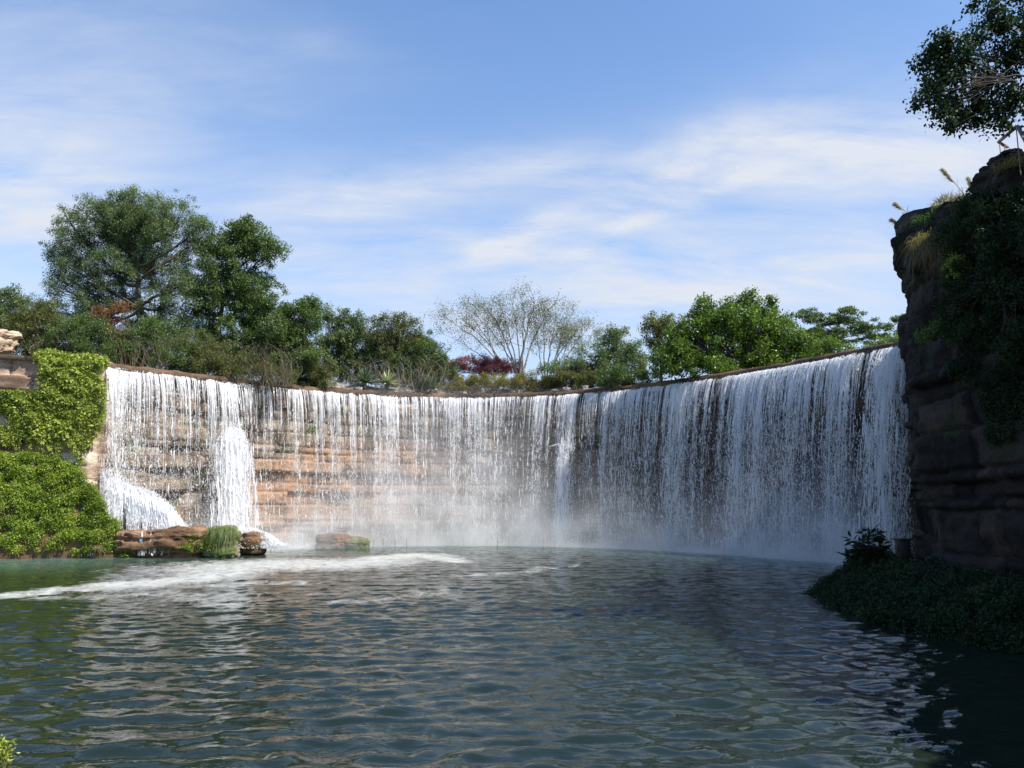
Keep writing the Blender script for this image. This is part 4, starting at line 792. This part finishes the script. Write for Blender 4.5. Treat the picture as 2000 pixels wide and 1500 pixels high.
tag(MB().add(V, grid_faces(len(we), 16)).build('bank', M['soil'], smooth=True), 'low earth bank under the shaded cliff at the right', 'bank', kind='structure')
vis = (we[:, 1] > 13) & (we[:, 1] < 29)
mb = MB(); pos = []; ct = []; ev = we[vis]
for i in range(620):
    e = ev[rng.integers(len(ev))]; t = rng.random() ** 1.6 * .9; c = rbank(e, np.array(t)); c = c + [0, 0, .05]; r = rng.uniform(.14, .50) * (1.1 - .5 * t); m_ = int(150 * (r / .25) ** 2)
    d_ = norm(rng.normal(size=(m_, 3)) + [-.5, 0, .5]); pos.append(c + d_ * (rng.random(m_) ** .35)[:, None] * r); ct.append(np.full(m_, np.clip(rng.normal(.45, .2), 0, 1)))
pos = np.concatenate(pos); ct = np.concatenate(ct); leaves(mb, pos, .085 * rng.uniform(.6, 1.4, len(pos)), .5, .5, .1, np.clip(ct + rng.normal(0, .15, len(ct)), 0, 1))
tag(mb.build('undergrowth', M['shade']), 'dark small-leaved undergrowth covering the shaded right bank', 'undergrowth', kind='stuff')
mb = MB(); n = 2000; e = ev[rng.integers(0, len(ev), n)]; t = .12 + .5 * rng.random(n); b = rbank(e, t) + rng.normal(0, .1, (n, 3)) * [1, 1, .3] + [0, 0, .18]
d = np.stack([-.55 + rng.normal(0, .6, n), rng.normal(0, .6, n), .7 + .2 * rng.random(n)], 1); blades(mb, b, rng.uniform(.25, .8, n), d, .026, .8, 5); tag(mb.build('grass', M['shade']), 'dark arching strap-leaved grass on top of the shaded right bank', 'grass', kind='stuff')
tree('shrub', 'low yellow-green bush, its bright leaves painting a patch of sun on the shaded right bank', 'shrub', (1925, 1215), 19.2, [(1915, 1196, 26, 10), (1945, 1190, 16, 8), (1890, 1204, 12, 7)], 'bright', .07, 1.4, .02, clump=.12, stems=4)  # lit patch on the bank, painted by this bush's brighter leaf colour
# sapling with big leaves
def sapling(label, base, Y, h, tops, leafL):
    b = P(*base, Y); root = empty('sapling', b, label, 'sapling'); tb = MB(); lb = MB()
    for (px, py) in tops:
        t_ = P(px, py, Y + rng.normal(0, .15)); pts_ = curve(b, t_, [rng.normal(0, .05), 0, 0], 7); tube(tb, pts_, np.linspace(.02, .006, 7), 5)
        for k_ in range(19):
            s = rng.uniform(.2, 1); i0 = s * 6; k0 = int(min(i0, 5)); o_ = pts_[k0] + (pts_[k0 + 1] - pts_[k0]) * (i0 - k0); m_ = 3
            az = rng.uniform(0, 6.28); dv = np.array([math.cos(az), math.sin(az) * .6, rng.uniform(-.25, .5)]); e = o_ + dv * rng.uniform(.08, .22); tube(tb, [o_, e], [.006, .004], 3)
            leaves(lb, np.repeat([e], m_, 0), leafL * rng.uniform(.7, 1.15, m_), .30, .8, .12, None, np.repeat([dv], m_, 0))
    tb.build('stems', M['bark'], root); lb.build('leaves', M['shade'], root)
sapling('dark sapling with long oval leaves on the tip of the right bank, against the mist', (1695, 1100), 26.2, 1.2, [(1710, 1030), (1690, 1040), (1668, 1052), (1720, 1060), (1675, 1072), (1700, 1046), (1655, 1085), (1715, 1085)], .33)
# black box (floodlight housing) against the cliff
c = P(1764, 1072, 26.0); root = empty('equipment_box', c - [0, 0, .35], 'small black equipment box with an overhanging lid at the cliff foot behind the sapling', 'box')
def box(mb, c, s, bev=.015):
    bm = bmesh.new(); bmesh.ops.create_cube(bm, size=1); bmesh.ops.scale(bm, vec=s, verts=bm.verts); bmesh.ops.bevel(bm, geom=bm.edges[:], offset=bev, segments=2, affect='EDGES', profile=.5)
    bmesh.ops.triangulate(bm, faces=bm.faces); bm.verts.index_update(); mb.add(np.array([v.co[:] for v in bm.verts]) + c, None, np.array([[a.index for a in f.verts] for f in bm.faces])); bm.free()
mb = MB(); box(mb, c, (.34, .34, .55)); 
for k_ in range(4): box(mb, c + [-.172, 0, -.15 + .09 * k_], (.012, .26, .03), .003)
mb.build('casing', M['black'], root); mb = MB(); box(mb, c + [0, 0, .30], (.46, .44, .05)); mb.build('lid', M['black'], root)

# ------------------------------------------------------------------ plants on the cliff
def onface(px, py, off=.75):
    d = ray(px, py); return (12.8 - off) / d[0] * d[1]
def hanging(name, label, bl, Y, mat, leaf, lai, clump, base):
    return tree(name, label, 'shrub', base, Y, bl, mat, leaf, lai, .05, clump=clump, stems=3, hang=.5, tip=.15)
tree('shrub', 'large dark shrub hanging over the top of the shaded cliff', 'shrub', (1985, 480), onface(1985, 480), [(*b_, onface(b_[0], b_[1]) - onface(1985, 480)) for b_ in [(1895, 415, 40, 34), (1945, 420, 50, 40), (1890, 470, 48, 40), (1960, 490, 60, 50), (1905, 540, 50, 40), (1980, 560, 60, 50), (1890, 600, 46, 40), (1950, 630, 60, 44), (2040, 450, 50, 60), (2050, 600, 60, 70), (1900, 395, 14, 16), (2000, 680, 60, 40), (1860, 440, 26, 24), (1870, 560, 26, 30), (1860, 620, 30, 24)]],
     'shade', .085, 2.0, .08, clump=.22, stems=3, hang=.4, tip=.12)
tree('shrub', 'small yellow-green bush catching the light halfway down the cliff edge', 'shrub', (1830, 665), onface(1830, 650, .7), [(1810, 652, 20, 12), (1835, 640, 20, 16), (1860, 655, 16, 12)], 'bright', .075, 1.3, .02, clump=.16, stems=3)
tree('shrub', 'small sunlit bush with pale seed heads left of the large hanging shrub', 'shrub', (1885, 520), onface(1875, 520, 1.1), [(1872, 505, 14, 12), (1860, 525, 12, 16), (1885, 520, 12, 10)], 'lime', .07, 1.2, .02, clump=.14, stems=3)
tuft('grass_tuft', 'hanging tuft of straw and green grass under the cliff top corner', 1825, 470, onface(1825, 470, .6), 800, .75, 'straw', .6, .011, .9, .40, upb=.3)
tuft('grass_tuft', 'green grass growing on the cliff corner ledge among the straw tuft', 1835, 435, 23.9, 700, .7, 'grass', .6, .014, .9, .5, upb=.6)
tuft('grass_tuft', 'dry grass fringe along the pale top edge of the cliff', 1868, 398, 22.9, 900, .38, 'straw', .4, .012, .4, .42, upb=.8)
tuft('grass_tuft', 'dry straw grass on the rock outcrop beside the railing', 1995, 330, 19.6, 900, .5, 'straw', .5, .012, .5, .38, upb=.7)
tuft('grass_tuft', 'small wispy grass spray on the far corner of the cliff top', 1772, 426, 25.4, 60, .4, 'straw', .4, .012, .5, .12, upb=.8)
def reed(px0, py0, px1, py1, Y, label, pl_=.55):
    A = P(px0, py0, Y); B_ = P(px1, py1, Y); root = empty('reed', A, label, 'reed', 'plumed reeds on the cliff top'); mb = MB(); s = curve(A, B_, [0, 0, .06], 8); tube(mb, s, np.linspace(.012, .004, 8), 4)
    d = norm(B_ - A); blades(mb, s[[1, 2, 2, 3, 3, 4]], .55, rng.normal(0, .4, (6, 3)) + d, .018, .6, 5); mb.build('stalk', M['straw'], root)
    mb = MB(); n = 420; t = rng.random(n); c = B_ - d * pl_ * (t[:, None] - .15); blades(mb, c, .2 * (1 - .3 * t) , rng.normal(0, .35, (n, 3)) + d * 1.3, .012, .25, 3); mb.build('plume', M['plume'], root)
reed(1888, 388, 1846, 338, 23.2, 'tallest plumed reed leaning left above the cliff top shrub', .45); reed(1905, 395, 1893, 355, 23, 'short plumed reed just in front of the rock outcrop', .3)
reed(1782, 428, 1752, 402, 25.4, 'thin pale reed leaning out over the cliff corner', .25); reed(1768, 445, 1746, 432, 25.6, 'smallest reed at the very corner of the cliff', .2)
# ivy strands on the cliff face
CV = cliff_o.data; cv = np.empty(len(CV.vertices) * 3, np.float32); CV.vertices.foreach_get('co', cv); cv = cv.reshape(-1, 3).astype(float); cn_ = np.empty(len(CV.vertices) * 3, np.float32); CV.vertices.foreach_get('normal', cn_); cn_ = cn_.reshape(-1, 3)
mb = MB(); ms_ = fbm(cv * [.5, .5, .35], 4, 71) + .012 * (cv[:, 2] - 6); ok = np.where((cv[:, 1] > 14) & (cv[:, 1] < 24.6) & (cv[:, 2] > .5) & (cv[:, 0] < 14) & (ms_ > .05))[0]
ch = rng.choice(ok, 60000); pos = [cv[ch] + np.sign((cn_[ch] * [-1, 0, 0]).sum(1, keepdims=True)) * cn_[ch] * (.03 + .1 * rng.random((60000, 1))) + rng.normal(0, .05, (60000, 3)) * [0, 1, 1]]
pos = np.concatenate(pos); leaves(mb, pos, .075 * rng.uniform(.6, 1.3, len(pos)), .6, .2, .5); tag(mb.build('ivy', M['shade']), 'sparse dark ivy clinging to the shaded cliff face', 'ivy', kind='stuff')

# railing on the outcrop
c = P(1975, 300, 20.3); root = empty('railing', P(1965, 305, 20.3), 'rusty metal handrail with flat top rail standing on the cliff top outcrop', 'railing')
mb = MB()
def bar(mb, a, b, w_, h_):
    a = np.array(a); b = np.array(b); d = norm(b - a); s_ = norm(np.cross(d, [0, 0, 1.])) if abs(d[2]) < .95 else np.array([1., 0, 0]); u_ = np.cross(s_, d); r = []
    for p_ in (a, b):
        for i, j in ((-1, -1), (1, -1), (1, 1), (-1, 1)): r.append(p_ + s_ * w_ / 2 * i + u_ * h_ / 2 * j)
    mb.add(r, [[0, 1, 2, 3][::-1], [4, 5, 6, 7], [0, 1, 5, 4], [1, 2, 6, 5], [2, 3, 7, 6], [3, 0, 4, 7]])
q1 = P(1951, 277, 20.6); q2 = P(1987, 246, 18.6); q3 = P(2003, 278, 18.0); q4 = P(1968, 288, 21.6); q5 = P(2060, 380, 16.5)
bar(mb, q1, q2, .09, .045); bar(mb, q2, q5, .08, .045); bar(mb, q1, q4, .08, .045); mb.build('top_rail', M['rust'], root)
for a_, b_ in ((q1 + (q2 - q1) * .03, P(1957, 305, 20.5)), (P(1962, 285, 21.1), P(1963, 306, 21.1)), (q2 + (q1 - q2) * .06, P(1990, 334, 18.7))):
    mb = MB(); bb = np.array([a_[0], a_[1], b_[2] - .1]); tube(mb, [bb, a_], [.013, .013], 6); mb.build('post', M['rust'], root)

# overhanging tree from the right
base = np.array([15.8, 16.6, 12.7]); root = empty('overhanging_tree', base, 'leafy branch ends of a dark green tree hanging in from the upper right corner', 'tree'); tb = MB(); lb = MB()
fk = P(2160, 180, 17.2); tube(tb, curve(base, fk, [.1, .1, 0], 8), np.linspace(.28, .2, 8), 9)
lim = [(fk, P(1890, 105, 18.3), .07), (fk, P(1930, 150, 17.6), .05), (fk, P(2010, -60, 18), .09), (fk, P(2060, 250, 17), .07), (fk, P(1960, 200, 17.8), .05), (fk, P(2250, -40, 17), .12), (fk, P(2300, 150, 16), .12)]
for a_, b_, r_ in lim: pp = curve(a_, b_, [0, 0, .05 * np.linalg.norm(b_ - a_)], 9); pp[1:-1] += rng.normal(0, .03, (7, 3)); tube(tb, pp, np.linspace(r_, .014, 9), 6)
BL = [(1830, 95, 38, 42), (1868, 120, 45, 60), (1835, 165, 36, 45), (1870, 205, 50, 42), (1850, 235, 34, 26), (1905, 225, 50, 34), (1935, 190, 40, 34), (1915, 150, 38, 30), (1800, 120, 22, 30), (1795, 195, 16, 26), (1905, 70, 24, 20), (1940, 35, 42, 36), (1975, 70, 40, 40), (1910, 5, 20, 16), (1955, 240, 22, 16),
      (1985, 120, 34, 40), (1990, 185, 22, 34), (1965, 215, 20, 22), (2040, 60, 60, 80), (2050, 190, 50, 70), (2000, -40, 90, 50), (2150, 60, 90, 120), (2200, 220, 90, 90)]
for px, py, rx, ry in BL:
    Yb = 17.9 + rng.normal(0, .25); c_ = P(px, py, Yb); r_ = np.array([rx, (rx + ry) / 2, ry]) * S(Yb); K = int(max(8, 3.0 * rx * ry / 170)); u = norm(rng.normal(size=(K, 3))); cc = c_ + u * (rng.random(K) ** .45)[:, None] * r_
    for q_ in cc[:9]:
        a_, b_, _r = lim[np.argmin([np.linalg.norm(l[1] - q_) for l in lim[:5]])]; s0 = b_ + (a_ - b_) * rng.uniform(0, .25); tube(tb, curve(s0, q_, [0, 0, .05], 4), [.01, .008, .006, .003], 3)
    cr = rng.uniform(.1, .24, K); n_ = int(3.6 * math.pi * r_[0] * r_[2] / (.09 * .09 * .33)); ci = rng.integers(0, K, n_); pos = cc[ci] + rng.normal(0, .6, (n_, 3)) * cr[ci][:, None]
    leaves(lb, pos, .092 * rng.uniform(.7, 1.25, n_), .72, .15, .8, np.clip(rng.normal(.45, .22, n_), 0, 1))
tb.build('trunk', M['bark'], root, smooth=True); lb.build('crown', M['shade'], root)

# plant at the bottom left corner and a floating leaf
c = W(-90, 1540, 0); root_r = rock('boulder', (c[0], c[1], -.12), (.5, .4, .22), 61, M['brownrock'], 'low wetted rock at the water edge in the bottom left corner, under the small plant')
tree('waterside_plant', 'small yellow-green leafy plant peeking in at the bottom left corner', 'plant', (-45, 1500), 9.7, [(-8, 1458, 24, 18), (-35, 1470, 40, 24), (0, 1480, 18, 12)], 'lime', .055, 1.6, .012, clump=.07, stems=4)
c = W(62, 1163, 0); mb = MB(); t8 = np.arange(10) * 2 * math.pi / 10; v = np.stack([np.cos(t8) * .16, np.sin(t8) * .11, .05 + .03 * np.cos(2 * t8)], 1); mb.add(np.concatenate([v, [[0, 0, .04]]]), None, [[i, (i + 1) % 10, 10] for i in range(10)]); tube(mb, [(.15, 0, .07), (.24, .02, .10)], [.01, .006], 4)
o = mb.build('floating_leaf', M['plume']); o.location = c; tag(o, 'single pale orange leaf floating on the foam near the left edge', 'leaf')

# ------------------------------------------------------------------ mist
m, nt, o_ = new_mat('mist'); tc = N(nt, 'ShaderNodeTexCoord'); sp = N(nt, 'ShaderNodeSeparateXYZ'); nt.links.new(tc.outputs['Object'], sp.inputs[0])
x_, y_, z_ = sp.outputs
dx = math_(nt, 'SUBTRACT', x_, CC[0]); dy = math_(nt, 'SUBTRACT', y_, CC[1])
rr = math_(nt, 'SQRT', math_(nt, 'ADD', math_(nt, 'MULTIPLY', dx, dx), math_(nt, 'MULTIPLY', dy, dy))); din = math_(nt, 'SUBTRACT', CR, rr)
hx = N(nt, 'ShaderNodeFloatCurve'); cvm = hx.mapping.curves[0]
hp = [(-26, .10), (-20, .16), (-16, .30), (-12, .55), (-8, .95), (-3, 1.0), (2, .65), (7, .38), (11, .30), (15, .38), (21, .42)]
cvm.points[0].location = ((hp[0][0] + 26) / 48, hp[0][1]); cvm.points[1].location = ((hp[-1][0] + 26) / 48, hp[-1][1])
for a_, b_ in hp[1:-1]: cvm.points.new((a_ + 26) / 48, b_)
hx.mapping.update(); nt.links.new(math_(nt, 'DIVIDE', math_(nt, 'ADD', x_, 26), 48), hx.inputs['Value'])
nz1 = N(nt, 'ShaderNodeTexNoise', inp={'Scale': .42, 'Detail': 4, 'Roughness': .55}); nt.links.new(tc.outputs['Object'], nz1.inputs[0])
hh = math_(nt, 'MULTIPLY', hx.outputs[0], 3.9)
ez = math_(nt, 'EXPONENT', math_(nt, 'MULTIPLY', math_(nt, 'POWER', math_(nt, 'DIVIDE', math_(nt, 'MAXIMUM', z_, 0.001), math_(nt, 'ADD', hh, .5)), 1.3), -1))
er = math_(nt, 'EXPONENT', math_(nt, 'MULTIPLY', math_(nt, 'POWER', math_(nt, 'ABSOLUTE', math_(nt, 'DIVIDE', math_(nt, 'SUBTRACT', din, 2.2), 2.4)), 2), -1))
nn2 = math_(nt, 'MULTIPLY', math_(nt, 'SUBTRACT', nz1.outputs[0], .30), 3.2, clamp=True)
fade = math_(nt, 'DIVIDE', math_(nt, 'SUBTRACT', 15.5, z_), 4, clamp=True)
den = math_(nt, 'MULTIPLY', math_(nt, 'MULTIPLY', math_(nt, 'MULTIPLY', math_(nt, 'MULTIPLY', ez, er), nn2), fade), .50)
pv = N(nt, 'ShaderNodeVolumePrincipled', inp={'Color': (1, 1, 1, 1), 'Anisotropy': 0.0}); nt.links.new(den, pv.inputs['Density']); nt.links.new(pv.outputs[0], o_.inputs['Volume']); M['mist'] = m
mu = np.linspace(px2u(330), LEN - .1, 60); p, n = lip(mu); prof = [(-.3, .06), (6.5, .06), (6.5, 5), (3.5, 12.5), (-.3, 12.5)]
V = np.stack([np.stack([p[:, 0] + n[:, 0] * a_, p[:, 1] + n[:, 1] * a_, np.full(60, b_)], 1) for a_, b_ in prof], 1).reshape(-1, 3)
q = [[i * 5 + j, (i + 1) * 5 + j, (i + 1) * 5 + (j + 1) % 5, i * 5 + (j + 1) % 5] for i in range(59) for j in range(5)]
e0 = 59 * 5; t_ = [[0, 1, 2], [0, 2, 3], [0, 3, 4], [e0 + 2, e0 + 1, e0], [e0 + 3, e0 + 2, e0], [e0 + 4, e0 + 3, e0]]
mo = MB().add(V, q, t_).build('mist', m); tag(mo, 'white spray mist rising from the foot of the waterfall', 'mist', kind='stuff')
bm = bmesh.new(); bm.from_mesh(mo.data); bmesh.ops.recalc_face_normals(bm, faces=bm.faces); bm.to_mesh(mo.data); bm.free()
